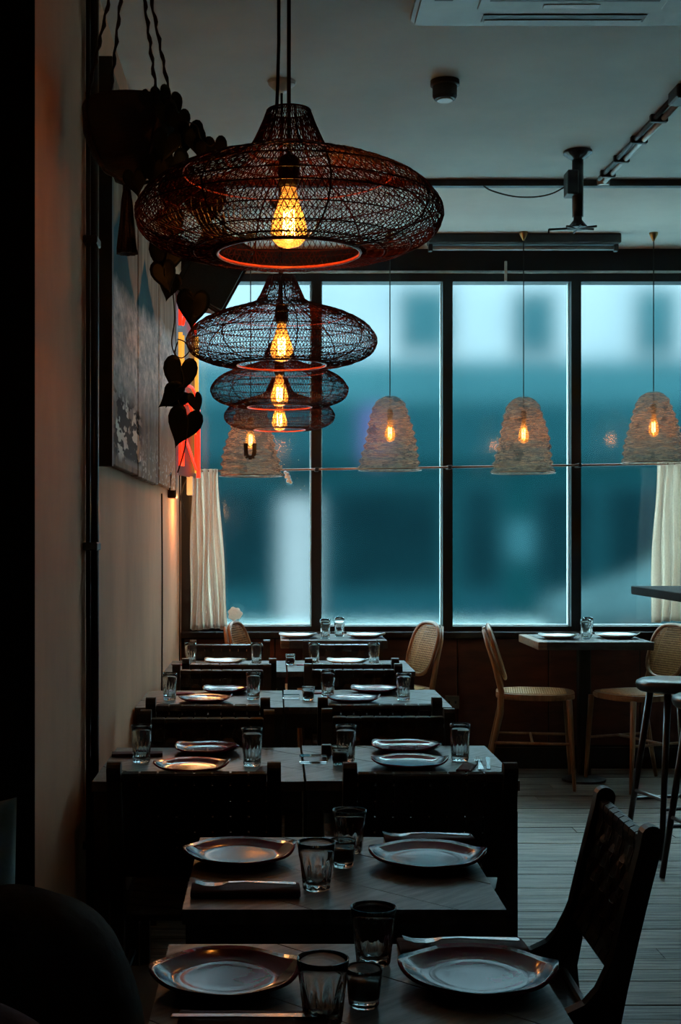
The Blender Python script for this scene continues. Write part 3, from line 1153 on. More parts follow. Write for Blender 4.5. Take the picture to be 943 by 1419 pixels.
def on(x, y, h=TH):
    """table point seen at frame position x,y on a top of height h"""
    d = (CZ - h) * FPX / (y - VY)
    return Vector(((x - VX) * d / FPX, d, h))


def plate(label, p, rz, s=1.0, me=None, group='red plates', z=0.0):
    o = bpy.data.objects.new('plate', me or plate_me)
    C.objects.link(o)
    o.location = (p[0], p[1], p[2] + 0.0006 + z)
    o.rotation_euler = (0, 0, rz)
    o.scale = (s, s, s)
    return tag(o, label, 'plate', group)


Q = PI / 4
plate('red plate at the left of the nearest table', on(312, 1364), Q + 0.12, 1.0)
plate('red plate at the right of the nearest table', on(660, 1362), Q - 0.15, 1.04)
plate('red plate at the left of the second table', on(331, 1192), Q + 0.15, 1.02)
plate('red plate at the right of the second table', on(591, 1197), Q - 0.15, 1.05)
plate('red plate at the far side of the third-row wall table', on(286, 1043), 0.25, 0.92)
plate('red plate at the near side of the third-row wall table', on(265, 1068), Q + 0.05, 0.96)
plate('red plate at the far side of the third-row aisle table', on(562, 1041), 0.2, 0.98)
plate('red plate at the near side of the third-row aisle table', on(567, 1063), Q - 0.05, 0.98)
plate('red plate at the far side of the fourth-row wall table', on(312, 960), 0.2, 0.92)
plate('red plate at the near side of the fourth-row wall table', on(284, 973), Q, 0.95)
plate('red plate at the far side of the fourth-row aisle table', on(520, 960), 0.2, 0.98)
plate('red plate at the near side of the fourth-row aisle table', on(489, 973), Q, 0.95)
plate('pale plate on the fifth-row wall table', on(311, 920), 0.3, 0.98, platew_me, 'pale plates')
plate('pale plate on the fifth-row aisle table', on(481, 920), 0.3, 0.98, platew_me, 'pale plates')
plate('pale plate at the left of the small table below the window', (0.135, 7.75, WT), 0.3, 0.98, platew_me, 'pale plates')
plate('pale plate at the right of the small table below the window', (0.53, 7.77, WT), 0.3, 0.98, platew_me, 'pale plates')
plate('pale plate at the left of the pedestal table', (1.635, 7.70, WT), 0.2, 1.0, platew_me, 'pale plates')
plate('pale plate at the right of the pedestal table', (1.985, 7.74, WT), 0.4, 1.1, platew_me, 'pale plates')


def tumbler_mesh(name, r0, r1, h, flutes, ftop, depth=0.13):
    bm = bmesh.new()
    n = flutes * 6
    outer, inner = [], []
    zs = [0.0, 0.004, 0.012] + [0.012 + (h - 0.012) * k / 9 for k in range(1, 10)]
    for z in zs:
        q = z / h
        r = r0 + (r1 - r0) * q
        fl = 0.0
        if 0.010 < z < ftop * h + 0.001:
            fl = depth * math.sin(PI * min(1, (z / (ftop * h))) ** 0.7)
        if z < 0.004:
            r -= 0.002
        outer.append([(r * (1 - fl * abs(math.sin(flutes * PI * j / n))), 2 * PI * j / n, z) for j in range(n)])
    for k in range(6):
        z = 0.012 + (h - 0.012) * k / 5
        r = (r0 + (r1 - r0) * z / h) * (1 - 0.15 * max(0.0, 1 - k / 3.6)) - 0.0019
        if k == 0:
            r -= 0.001
        inner.append([(r, 2 * PI * j / n, z) for j in range(n)])

    def mk(rg):
        return [bm.verts.new((r * math.cos(a), r * math.sin(a), z)) for r, a, z in rg]
    rings = [mk(r) for r in outer] + [mk(r) for r in inner[::-1]]
    for i in range(len(rings) - 1):
        for j in range(n):
            bm.faces.new((rings[i][j], rings[i][(j + 1) % n], rings[i + 1][(j + 1) % n], rings[i + 1][j]))
    bm.faces.new(rings[0][::-1])
    bm.faces.new(rings[-1])
    me = me_from(bm, name, True)
    me.materials.append(M['tumbler'])
    return me


tall_me = tumbler_mesh('tall_tumbler', 0.026, 0.0315, 0.112, 14, 0.62)
wide_me = tumbler_mesh('wide_tumbler', 0.027, 0.0375, 0.092, 10, 0.66, 0.14)
cup_me = tumbler_mesh('candle_cup', 0.022, 0.0275, 0.056, 12, 0.4, 0.02)
wax_me = me_from(lathebm([(0.0190, 0.0125), (0.0205, 0.020), (0.0222, 0.036), (0.0005, 0.037)], 20), 'wax', True)
wax_me.materials.append(M['wine'])


def tumbler(label, p, me=None, group='fluted tumblers', rz=None, s=1.0):
    o = bpy.data.objects.new('tumbler', me or tall_me)
    C.objects.link(o)
    o.location = (p[0], p[1], p[2] + 0.0006)
    o.rotation_euler = (0, 0, random.uniform(0, 1) if rz is None else rz)
    o.scale = (s, s, s)
    return tag(o, label, 'glass', group)


def candle(label, p, s=1.0):
    t = thing('candle_cup', label, 'candle', (p[0], p[1], p[2] + 0.0006), 0, 'small dark candle cups')
    t.scale = (s, s, s)
    obj('cup', cup_me, None, t)
    obj('wax', wax_me, None, t)
    return t


tumbler('wide tumbler standing behind the candle cup on the nearest table', on(517, 1336), wide_me, 'wide tumblers')
tumbler('wide tumbler at the bottom edge between the plates of the nearest table', on(447, 1418), wide_me, 'wide tumblers')
candle('small dark candle cup on the nearest table', on(504, 1394))
tumbler('wide tumbler in the centre of the second table beside the left plate', on(438, 1232), wide_me, 'wide tumblers')
tumbler('wide tumbler at the far edge of the second table', on(484, 1181), wide_me, 'wide tumblers')
candle('small dark candle cup on the second table', on(475, 1201))
tumbler('tall tumbler by the wall on the third-row wall table', on(196, 1056))
tumbler('tall tumbler at the aisle end of the third-row wall table', on(349, 1061))
tumbler('tall tumbler beside the candle on the third-row aisle table', on(479, 1056))
candle('small dark candle cup on the third-row aisle table', on(471, 1060))
tumbler('tall tumbler at the aisle corner of the third-row aisle table', on(637, 1054))
tumbler('tall tumbler by the wall on the fourth-row wall table', on(235, 970))
tumbler('tall tumbler at the aisle end of the fourth-row wall table', on(351, 969))
tumbler('tall tumbler beside the candle on the fourth-row aisle table', on(454, 965))
candle('small dark candle cup on the fourth-row aisle table', on(427, 970))
tumbler('tall tumbler at the aisle corner of the fourth-row aisle table', on(559, 970))
tumbler('tall tumbler by the wall on the fifth-row wall table', on(264, 920))
tumbler('tall tumbler at the aisle end of the fifth-row wall table', on(355, 920))
candle('small dark candle cup on the fifth-row tables', on(402, 921))
tumbler('tall tumbler at the near side of the fifth-row aisle table', on(435, 920))
tumbler('tall tumbler at the aisle corner of the fifth-row aisle table', on(518, 920))
tumbler('tall tumbler nearer the wall on the small table below the window', (0.293, 7.70, WT))
tumbler('tall tumbler nearer the aisle on the small table below the window', (0.382, 7.86, WT))
tumbler('left one of two tumblers on the pedestal table', (1.785, 7.66, WT))
tumbler('right one of two tumblers on the pedestal table', (1.845, 7.86, WT))

# napkins, forks, knives


def soft_box(name, m, sx, sy, sz, parent=None, seed=0):
    rnd = random.Random(seed)
    bm = boxbm(-sx, sx, -sy, sy, 0, sz)
    bmesh.ops.subdivide_edges(bm, edges=bm.edges[:], cuts=4, use_grid_fill=True)
    for v in bm.verts:
        if v.co.z > sz * 0.5:
            v.co.z += rnd.uniform(-0.0012, 0.0014)
    bmesh.ops.bevel(bm, geom=[e for e in bm.edges if e.calc_face_angle(0) > 1.2], offset=0.0015, segments=2, affect='EDGES')
    return me_from(bm, name, True)


nap_me = soft_box('napkin', 'napkin', 0.105, 0.035, 0.012, seed=1)
nap_me.materials.append(M['napkin'])
napp_me = soft_box('napkin', 'napkin_pink', 0.07, 0.045, 0.008, seed=2)
napp_me.materials.append(M['napkin_pink'])


def napkin(label, p, rz, pink=False, s=1.0):
    o = bpy.data.objects.new('napkin', napp_me if pink else nap_me)
    C.objects.link(o)
    o.location = (p[0], p[1], p[2] + 0.0006)
    o.rotation_euler = (0, 0, rz)
    o.scale = (s, s, s)
    return tag(o, label, 'napkin', 'folded napkins')


def fork_mesh():
    bm = bmesh.new()
    # handle: curved tapering bar, head with four tines; lies along +X
    def sec(x, w_, z, th=0.0022):
        return [bm.verts.new(v) for v in ((x, -w_, z), (x, w_, z), (x, w_, z + th), (x, -w_, z + th))]
    st = [(-0.10, 0.006, 0.002), (-0.095, 0.0085, 0.002), (-0.05, 0.006, 0.004), (0.0, 0.0035, 0.006), (0.03, 0.004, 0.005), (0.042, 0.010, 0.002), (0.058, 0.0115, 0.0)]
    rs = [sec(*s_) for s_ in st]
    for a, b_ in zip(rs, rs[1:]):
        for j in range(4):
            bm.faces.new((a[j], a[(j + 1) % 4], b_[(j + 1) % 4], b_[j]))
    bm.faces.new(rs[0][::-1])
    bm.faces.new(rs[-1])
    for k in range(4):
        yc = -0.0095 + k * 0.00633
        pts = [(0.0575, 0.001), (0.075, 0.0015), (0.094, 0.007)]
        ss = []
        for i, (x, z) in enumerate(pts):
            ww = 0.0018 - 0.0005 * i
            ss.append([bm.verts.new(v) for v in ((x, yc - ww, z), (x, yc + ww, z), (x, yc + ww, z + 0.002), (x, yc - ww, z + 0.002))])
        for a, b_ in zip(ss, ss[1:]):
            for j in range(4):
                bm.faces.new((a[j], a[(j + 1) % 4], b_[(j + 1) % 4], b_[j]))
        bm.faces.new(ss[0][::-1])
        bm.faces.new(ss[-1])
    me = me_from(bm, 'fork')
    me.materials.append(M['steel'])
    return me


def knife_mesh():
    bm = bmesh.new()
    b1 = [(-0.11, -0.006), (-0.108, 0.006), (-0.02, 0.005), (0.0, 0.0055), (0.09, 0.0075), (0.108, 0.001), (0.09, -0.007), (0.0, -0.006), (-0.02, -0.005)]
    prism(bm, b1, 'z', 0.0, 0.0028)
    bmesh.ops.bevel(bm, geom=list(bm.edges), offset=0.0006, segments=1, affect='EDGES')
    me = me_from(bm, 'knife')
    me.materials.append(M['steel'])
    return me


fork_me, knife_me = fork_mesh(), knife_mesh()


def cutlery(kind, label, p, rz, dz=0.0):
    o = bpy.data.objects.new(kind, fork_me if kind == 'fork' else knife_me)
    C.objects.link(o)
    o.location = (p[0], p[1], p[2] + 0.0006 + dz)
    o.rotation_euler = (0, 0, rz)
    return tag(o, label, kind, kind + 's on the tables')


ZN = 0.0145
napkin('wine red napkin behind the right plate of the nearest table', on(640, 1318), 0.03)
cutlery('fork', 'steel fork on the napkin behind the right plate of the nearest table', on(636, 1318), PI + 0.03, ZN)
napkin('wine red napkin at the lower left of the nearest table', on(350, 1424), 0.0)
cutlery('knife', 'steel knife on the napkin at the bottom edge of the nearest table', on(345, 1424), 0.0, ZN)
napkin('wine red napkin behind the right plate of the second table', on(594, 1166), 0.0, s=0.95)
cutlery('fork', 'steel fork on the napkin behind the right plate of the second table', on(588, 1168), PI, ZN)
napkin('wine red napkin in front of the left plate of the second table', on(340, 1238), 0.02)
cutlery('fork', 'steel fork on the napkin in front of the left plate of the second table', on(338, 1238), PI + 0.03, ZN)
napkin('wine red napkin under the wall-side tumbler row of the third-row wall table', on(190, 1047), 0.1, s=0.75)
napkin('wine red napkin beside the aisle-end tumbler of the third-row wall table', on(366, 1070), PI / 2 - 0.2, s=0.6)
napkin('wine red napkin beside the corner tumbler of the third-row aisle table', on(646, 1066), PI / 2 - 0.3, s=0.6)
cutlery('fork', 'steel fork at the aisle corner of the third-row aisle table', on(664, 1060), PI / 2 - 0.1)
cutlery('knife', 'steel knife at the aisle corner of the third-row aisle table', on(676, 1058), PI / 2 - 0.15)
napkin('pink napkin beside the wall-side tumbler on the fourth-row wall table', on(252, 962), 0.4, True, 0.7)
napkin('pink napkin beside the candle on the fourth-row aisle table', on(440, 961), 0.2, True, 0.4)
napkin('pink napkin beside the wall-side tumbler on the fifth-row wall table', on(249, 922), 0.2, True, 0.6)
napkin('pink napkin between candle and tumbler on the fifth-row tables', on(418, 922), 0.1, True, 0.4)
cr = obj('salt_box', boxbm(-0.042, 0.042, -0.022, 0.022, 0, 0.022, bevel=0.002), 'acrylic', None, on(434, 1057) + Vector((0, 0, 0.0006)))
tag(cr, 'low clear box beside the candle on the third-row aisle table', 'box')
cr = obj('salt_box', boxbm(-0.035, 0.035, -0.02, 0.02, 0, 0.016, bevel=0.002), 'acrylic', None, on(400, 968) + Vector((0.01, 0, 0.0006)))
tag(cr, 'low clear box beside the candle on the fourth-row aisle table', 'box')
nb = obj('sauce_tin', boxbm(-0.016, 0.016, -0.016, 0.016, 0, 0.034, bevel=0.003), 'wine', None, on(452, 1047) + Vector((0, 0, 0.0006)))
tag(nb, 'small dark tin behind the candle on the third-row aisle table', 'tin')


# ------------------------------------------------------------------ wire pendant lamps
def cat_profile(pts, n):
    """resample a polyline profile smoothly (Catmull-Rom) to n points equally spaced by length"""
    dense = []
    for i in range(len(pts) - 1):
        p0 = pts[max(0, i - 1)]
        p1, p2 = pts[i], pts[i + 1]
        p3 = pts[min(len(pts) - 1, i + 2)]
        for k in range(12):
            t_ = k / 12
            dense.append(tuple(0.5 * ((2 * p1[a]) + (-p0[a] + p2[a]) * t_ + (2 * p0[a] - 5 * p1[a] + 4 * p2[a] - p3[a]) * t_ ** 2 + (-p0[a] + 3 * p1[a] - 3 * p2[a] + p3[a]) * t_ ** 3) for a in (0, 1)))
    dense.append(pts[-1])
    ln = [0.0]
    for a, b_ in zip(dense, dense[1:]):
        ln.append(ln[-1] + math.hypot(b_[0] - a[0], b_[1] - a[1]))
    out = []
    k = 0
    for i in range(n):
        s = ln[-1] * i / (n - 1)
        while k < len(ln) - 2 and ln[k + 1] < s:
            k += 1
        f = (s - ln[k]) / max(1e-9, ln[k + 1] - ln[k])
        out.append((dense[k][0] + (dense[k + 1][0] - dense[k][0]) * f, dense[k][1] + (dense[k + 1][1] - dense[k][1]) * f))
    return out


S1 = 3.2 / FPX   # metres per pixel at the first lamp; heights from its bulb centre (y=300)
LPX = [(30, 154), (36, 170), (47, 194), (56, 209), (88, 222), (146, 240), (188, 262), (209, 287), (212, 303), (200, 326), (168, 342), (132, 350), (99, 351)]
LPROF = [(r * S1, (300 - y_) * S1) for r, y_ in LPX]


def wire_seg(verts, faces, p, q, r):
    d = q - p
    if d.length < 1e-6:
        return
    d.normalize()
    u = d.orthogonal().normalized()
    v = d.cross(u)
    k = len(verts)
    for c in (p, q):
        for a in (0.0, 2 * PI / 3, 4 * PI / 3):
            verts.append(c + (u * math.cos(a) + v * math.sin(a)) * r)
    for j in range(3):
        faces.append((k + j, k + (j + 1) % 3, k + 3 + (j + 1) % 3, k + 3 + j))


def knit_mesh(seed=2):
    rnd = random.Random(seed)
    rows = cat_profile(LPROF, 42)
    verts, faces = [], []
    grid_ = []
    ncol = 156
    for i, (r, z) in enumerate(rows):
        ring = []
        off = 0.5 * (i % 2)
        for j in range(ncol):
            th = 2 * PI * (j + off + rnd.uniform(-0.16, 0.16)) / ncol
            rr = r * (1 + rnd.uniform(-0.006, 0.006))
            ring.append(Vector((rr * math.cos(th), rr * math.sin(th), z + rnd.uniform(-0.0018, 0.0018))))
        grid_.append(ring)
    for i in range(len(rows) - 1):
        small = rows[i][0] < 0.11
        for j in range(ncol):
            if small and j % 2:
                continue
            st = 2 if small else 1
            wire_seg(verts, faces, grid_[i][j], grid_[i + 1][j], 0.00112)
            jj = (j + st) % ncol if i % 2 else (j - st) % ncol
            wire_seg(verts, faces, grid_[i][j], grid_[i + 1][jj], 0.00112)
    # knotted rows
    for i in range(1, len(rows) - 1, 3):
        for j in range(0, ncol):
            wire_seg(verts, faces, grid_[i][j], grid_[i][(j + 1) % ncol], 0.0011)
    me = bpy.data.meshes.new('wire_mesh')
    me.from_pydata([tuple(v) for v in verts], [], faces)
    me.materials.append(M['wire'])
    return me


def bulb_parts(t, r=0.044, h=0.150, z0=0.0, power=2.0, simple=False, name='pendant'):
    """globe pear bulb hanging below z0 (top of the glass)"""
    k = r / 0.032
    pf = [(0.012, 0.0), (0.0135, -0.10), (0.018, -0.25), (0.0255, -0.45), (0.031, -0.64), (0.032, -0.74), (0.028, -0.87), (0.018, -0.96), (0.0005, -1.0)]
    b = lathebm([(a * k, z0 + q * h) for a, q in pf], 24, cap=False)
    bo = obj('bulb', b, 'bulb', t, smooth=True)
    pts = []
    turns = 5 if not simple else 3
    for i in range(turns * 12 + 1):
        a = 2 * PI * i / 12
        s = i / (turns * 12)
        rr = r * (0.16 + 0.10 * math.sin(PI * s))
        pts.append((rr * math.cos(a * 0.5) + 0.0, rr * math.sin(a * 0.5), z0 - h * (0.36 + 0.48 * s)))
    bm = tubebm(pts, r * 0.028, 5)
    # zig-zag carbon hairpins
    hp = []
    for i in range(13):
        a = 2 * PI * i / 12
        hp.append((0.32 * r * math.cos(a), 0.32 * r * math.sin(a), z0 - h * (0.40 if i % 2 else 0.80)))
    tube(bm, hp, r * 0.022, 5)
    obj('filament', bm, 'filament', bo)
    obj('socket', lathebm([(0.008 * k, z0 + 0.055 * k), (0.016 * k, z0 + 0.050 * k), (0.019 * k, z0 + 0.038 * k), (0.019 * k, z0 + 0.006 * k), (0.016 * k, z0 + 0.0), (0.013 * k, z0 - 0.004)], 20), 'socket', t, smooth=False)
    ld = bpy.data.lights.new(name + '_glow', 'POINT')
    ld.color = (1.0, 0.50, 0.16)
    ld.energy = power
    ld.shadow_soft_size = r * 0.3
    lo = bpy.data.objects.new('bulb_glow', ld)
    C.objects.link(lo)
    lo.parent = t
    lo.location = (0, 0, z0 - h * 0.6)
    return t


knit = knit_mesh()
GL = 'wire mesh pendant lamps in a row'


def wire_lamp(label, c, s, cord_top, seed):
    t = thing('wire_pendant_lamp', label, 'lamp', c, seed * 0.7, GL)
    sh = obj('shade', knit, None, t)
    sh.scale = (s, s, s)
    # hoops and ribs
    def ring(z, r, wr, m, nm):
        obj(nm, tubebm([(r * math.cos(2 * PI * i / 56), r * math.sin(2 * PI * i / 56), z) for i in range(56)], wr, 6, closed=True), m, sh, smooth=True)
    ring(LPROF[0][1], LPROF[0][0], 0.0022, 'wire', 'hoop')
    ring(LPROF[3][1], LPROF[3][0], 0.0018, 'wire', 'hoop')
    ring(LPROF[8][1], LPROF[8][0], 0.0020, 'wire', 'hoop')
    for q in (4, 6, 7, 9, 10, 11):
        ring(LPROF[q][1], LPROF[q][0], 0.0016, 'wire', 'hoop')
    ring(LPROF[5][1] - 0.002, LPROF[5][0], 0.0018, 'ring', 'hoop')
    ring(LPROF[-1][1], LPROF[-1][0], 0.0042, 'ring', 'bottom_ring')
    prof = cat_profile(LPROF, 26)
    for k in range(8):
        a = 2 * PI * (k + 0.3) / 8
        obj('rib', tubebm([(r * math.cos(a), r * math.sin(a), z) for r, z in prof], 0.0024, 5), 'wire', sh, smooth=True)
    # spider holding the socket
    zt = 0.11
    for k in range(3):
        a = 2 * PI * k / 3 + 0.4
        obj('spider_arm', tubebm([(0.012, 0, zt * s + 0.03), (LPROF[3][0] * s * math.cos(a), LPROF[3][0] * s * math.sin(a), LPROF[3][1] * s)], 0.0018, 5), 'socket', t)
    bulb_parts(t, 0.044 * (0.7 + 0.3 * s), 0.150, 0.073, 1.5, name='wire_pendant')
    obj('cord', tubebm([(0, 0, 0.07 + 0.055), (0, 0, cord_top - c[2] - 0.03)], 0.0048, 8), 'cord', t, smooth=True)
    obj('ceiling_rose', lathebm([(0.006, cord_top - c[2] - 0.045), (0.02, cord_top - c[2] - 0.040), (0.052, cord_top - c[2] - 0.012), (0.055, cord_top - c[2])], 28), 'white' if seed == 1 else 'socket', t, smooth=False)
    return t


wire_lamp('largest wire mesh pendant lamp, nearest the camera', P(400, 300, 3.2), 1.0, CEIL, 0)
l1 = P(390, 474, 5.15)
wire_lamp('second wire mesh pendant lamp, half hidden below the largest one', l1, 1.0, CEIL, 1)
wire_lamp('third wire mesh pendant lamp, its neck hidden by the second', P(387, 541, 6.3), 0.885, CEIL, 2)
wire_lamp('smallest wire mesh pendant lamp, lowest of the stacked row', P(387, 577, 7.0), 0.79, CEIL, 3)
# second flex swagged beside the first lamp
sf = obj('hanging_flex', tubebm([P(386, -266, 3.24), P(386, 60, 3.24), P(384.5, 118, 3.24), P(383, 154, 3.2)], 0.0042, 8), 'cord', smooth=True)
tag(sf, 'black flex hanging from the ceiling beside the cord of the largest wire lamp', 'cable')


# ------------------------------------------------------------------ gauze bell lamps at the window
def bell_mesh(seed):
    rnd = random.Random(seed)
    n = 64
    prof = []
    nz = 58
    H = 0.425
    for i in range(nz + 1):
        q = i / nz                       # 0 bottom .. 1 top
        base = 0.174 - 0.040 * q - 0.062 * q ** 2.0
        if q > 0.88:
            base *= math.sqrt(max(0.02, 1 - ((q - 0.88) / 0.13) ** 2))
        if q < 0.05:
            base += 0.004
        prof.append((base, q * H))
    ridg = [rnd.uniform(0, 6) for _ in range(8)]
    freq = rnd.uniform(58, 66)

    def rf(th, i):
        q = i / nz
        wv = 0.048 * math.sin(freq * q + 0.7 * math.sin(2 * th + ridg[0]) + 1.4 * math.sin(th + ridg[4])) * (1 if q < 0.9 else 0.3)
        lump = 0.03 * math.sin(3 * th + ridg[1] + 9 * q) + 0.020 * math.sin(2 * th + ridg[2] - 6 * q)
        return 1 + wv + lump + rnd.uniform(-0.004, 0.004)
    bm = lathebm(prof, n, rf, cap=False)
    return me_from(bm, 'bell_shade', True)


GB = 'gauze bell lamps at the window'


def bell_lamp(label, x, ytop, ybot, d, seed, ytop_cord=None):
    top, bot = P(x, ytop, d), P(x, ybot, d)
    t = thing('bell_pendant_lamp', label, 'lamp', bot, seed * 1.3, GB)
    H = top.z - bot.z
    me = bell_mesh(seed)
    me.materials.append(M['gauze'])
    sh = obj('shade', me, None, t)
    sh.scale = (1, 1, H / 0.425)
    obj('rim', tubebm([(0.182 * math.cos(2 * PI * i / 48), 0.182 * math.sin(2 * PI * i / 48), 0.002) for i in range(48)], 0.0028, 6, closed=True), 'copper', t, smooth=True)
    bulb_parts(t, 0.031, 0.142, H * 0.71, 0.55, True, name='bell_pendant')
    obj('cord', tubebm([(0, 0, H * 0.71 + 0.05), (0, 0, CEIL - bot.z - 0.02)], 0.0032, 6), 'cord', t, smooth=True)
    obj('ceiling_hook', lathebm([(0.004, CEIL - bot.z - 0.05), (0.012, CEIL - bot.z - 0.035), (0.024, CEIL - bot.z - 0.012), (0.026, CEIL - bot.z)], 16), 'brass', t)
    return t


b1 = bell_lamp('gauze bell lamp with a printed letter U, lowest at the left', 347, 560, 660, 7.70, 1)
bell_lamp('gauze bell lamp in front of the second window pane', 540, 549, 652, 7.75, 2)
bell_lamp('gauze bell lamp in front of the third window pane', 725, 550, 656, 7.70, 3)
bell_lamp('gauze bell lamp near the right edge of the view', 905, 543, 642, 7.72, 4)
# the printed U on the first bell: a bent strip lying on the gauze
bm = bmesh.new()
RU = 0.166


def on_bell(a, z, r=RU):
    return (r * math.sin(a), -r * math.cos(a), z)


def ustrip(pts, wid):
    for i in range(len(pts) - 1):
        (a0, z0), (a1, z1) = pts[i], pts[i + 1]
        dx, dz = (a1 - a0), (z1 - z0) / RU
        ln_ = math.hypot(dx, dz)
        nx_, nz_ = -dz / ln_ * wid, dx / ln_ * wid * RU
        q = [on_bell(a0 - nx_, z0 - nz_), on_bell(a0 + nx_, z0 + nz_), on_bell(a1 + nx_, z1 + nz_), on_bell(a1 - nx_, z1 - nz_)]
        bm.faces.new([bm.verts.new(v) for v in q])


ustrip([(-0.145, 0.172), (-0.145, 0.128), (-0.12, 0.108), (-0.06, 0.098), (0.06, 0.098), (0.12, 0.108), (0.145, 0.128), (0.145, 0.172)], 0.072)
ustrip([(-0.23, 0.172), (-0.06, 0.172)], 0.04)
ustrip([(0.06, 0.172), (0.23, 0.172)], 0.04)
bmesh.ops.remove_doubles(bm, verts=bm.verts, dist=0.0005)
bmesh.ops.solidify(bm, geom=list(bm.faces), thickness=0.0012)
uo = obj('printed_letter', bm, 'socket', b1, rot=(0, 0, -1.3))
uo['label'] = 'dark printed letter U'

# curtain rod and curtains, hanging beads
RZ0, RZ1 = P(270, 653, 8.06).z, P(910, 643, 8.06).z
rod = thing('curtain_rod', 'thin copper curtain rod across the windows at lamp-rim height', 'curtain rod', (0, 8.06, 0))
xa, xb = WX + 0.01, RX - 0.05
slope = (RZ1 - RZ0) / (P(910, 0, 8.06).x - P(270, 0, 8.06).x)


def rodz(x):
    return RZ0 + slope * (x - P(270, 0, 8.06).x)


obj('rod', tubebm([(xa, 0, rodz(xa)), (xb, 0, rodz(xb))], 0.0065, 10), 'copper', rod, smooth=True)
for mx_ in mull[1:-1]:
    obj('bracket', boxbm(mx_ - 0.012, mx_ + 0.012, -0.012, 0.089, rodz(mx_) - 0.012, rodz(mx_) + 0.012, bevel=0.003), 'metal', rod)


def curtain(label, xt0, xt1, xb0, xb1, zb, folds, seed):
    rnd = random.Random(seed)
    ph_ = [rnd.uniform(0, 6) for _ in range(5)]
    zt = rodz((xt0 + xt1) / 2) + 0.012

    def f(u, v):
        z = zt + (zb - zt) * v
        x0 = xt0 + (xb0 - xt0) * v
        x1 = xt1 + (xb1 - xt1) * v ** 1.3
        a = 0.020 + 0.012 * v
        yy_ = a * math.sin(2 * PI * folds * u + ph_[0] + 0.6 * math.sin(3 * v + ph_[1])) + 0.006 * math.sin(2 * PI * folds * 2.3 * u + ph_[2])
        head = 0.55 if v < 0.03 else 1.0
        x = x0 + (x1 - x0) * u + 0.006 * math.sin(7 * v + 9 * u + ph_[3])
        return (x, 8.055 + yy_ * head - 0.01, z + 0.006 * math.sin(8 * u + ph_[4]) * v)
    o = obj('curtain', sheet(f, 70, 26, 0.0015), 'curtain', smooth=True)
    return tag(o, label, 'curtain', 'cream curtains')


curtain('cream linen curtain at the left end of the window by the wall', P(266, 0, 8.05).x, P(303, 0, 8.05).x, P(262, 0, 8.05).x, P(317, 0, 8.05).x, P(0, 872, 8.05).z, 5.5, 1)
curtain('cream linen curtain at the right edge behind the high table', P(908, 0, 8.05).x, P(985, 0, 8.05).x, P(900, 0, 8.05).x, P(992, 0, 8.05).x, P(0, 862, 8.05).z, 6.5, 2)
# knotted fabric flower that ties the left curtain
kn = bmesh.new()
kc = P(325, 851, 7.97)
rk = random.Random(4)
bmesh.ops.create_icosphere(kn, subdivisions=3, radius=0.042, matrix=Matrix.Diagonal((1.0, 0.7, 0.95, 1)))
for v in kn.verts:
    a = math.atan2(v.co.z, v.co.x)
    v.co *= 1 + 0.09 * math.sin(7 * a + v.co.y * 90 + 1.0) + 0.10 * math.sin(70 * v.co.z + 40 * v.co.x)
kt = tag(obj('curtain_knot', kn, 'curtain', None, kc, smooth=True), 'white knotted cloth rosette at the foot of the left curtain', 'rosette')
bd = thing('bead_garland', 'string of white beads hanging from the rod beside the U lamp', 'garland', P(395, 652, 8.03))
for i, (dx, dz) in enumerate(((0, -0.012), (0.012, -0.022), (0.006, -0.038), (0.020, -0.040), (0.028, -0.056), (0.018, -0.062), (0.034, -0.072))):
    b = bmesh.new()
    bmesh.ops.create_icosphere(b, subdivisions=2, radius=0.010 + 0.003 * (i % 2))
    obj('bead', b, 'bead', bd, (dx, -0.005 + 0.006 * (i % 3), dz), smooth=True)
obj('string', tubebm([(0, 0.0, 0.01), (0.006, 0, -0.03), (0.034, 0, -0.075)], 0.0012, 5), 'cord', bd)

# ------------------------------------------------------------------ left wall: pipe, mural, cables, sign, speaker
pd = 4.02
pipe = thing('wall_pipe', 'black vertical pipe on the left wall beside the painted boards', 'pipe', (WX + 0.022, pd, 0))
obj('tube', tubebm([(0, 0, 0.0), (0, 0, CEIL)], 0.019, 14), 'metal', pipe, smooth=True)
obj('tube', tubebm([(-0.006, -0.05, 0.0), (-0.006, -0.05, CEIL)], 0.0075, 10), 'metal', pipe, smooth=True)
for z in (0.5, P(0, 757, pd).z, 2.3):
    obj('clamp', boxbm(-0.021, 0.022, -0.062, 0.024, z - 0.012, z + 0.012, bevel=0.003), 'metal', pipe)
art = thing('painted_boards', 'three painted boards with teal peaks and pale slopes on the left wall', 'painting', (WX + 0.001, 4.3, 1.652))
e = [4.31, 5.16, 6.05, 7.06]
for i in range(3):
    dz = (0.0, -0.004, 0.006)[i]
    obj('board', boxbm(0.012, 0.040 + 0.003 * i, e[i] - 4.3 + 0.003, e[i + 1] - 4.3 - 0.003, dz, 1.295 + dz, bevel=0.003), 'mural', art)
    obj('batten', boxbm(0.0, 0.0118, e[i] - 4.2, e[i + 1] - 4.4, 0.2, 0.25), 'tframe', art)
obj('side_batten', boxbm(0.0, 0.05, -0.035, 0.005, -0.01, 1.30), 'tframe', art)


def wall_cable(label, xs, ys, ye, off):
    d = -(WX + 0.006) * FPX / (VX - xs)
    z0, z1 = P(0, ys, d).z, P(0, ye, d).z
    pts = []
    for i in range(9):
        q = i / 8
        pts.append((WX + 0.006, d + off * math.sin(3 * q), z0 + (z1 - z0) * q))
    o = obj('wall_cable', tubebm(pts, 0.0042, 6), 'cord', smooth=True)
    return tag(o, label, 'cable')


wall_cable('black cable running down the wall below the painted boards', 224, 684, 960, 0.03)
wall_cable('black cable running down the wall beside the window jamb', 248.5, 640, 930, 0.05)
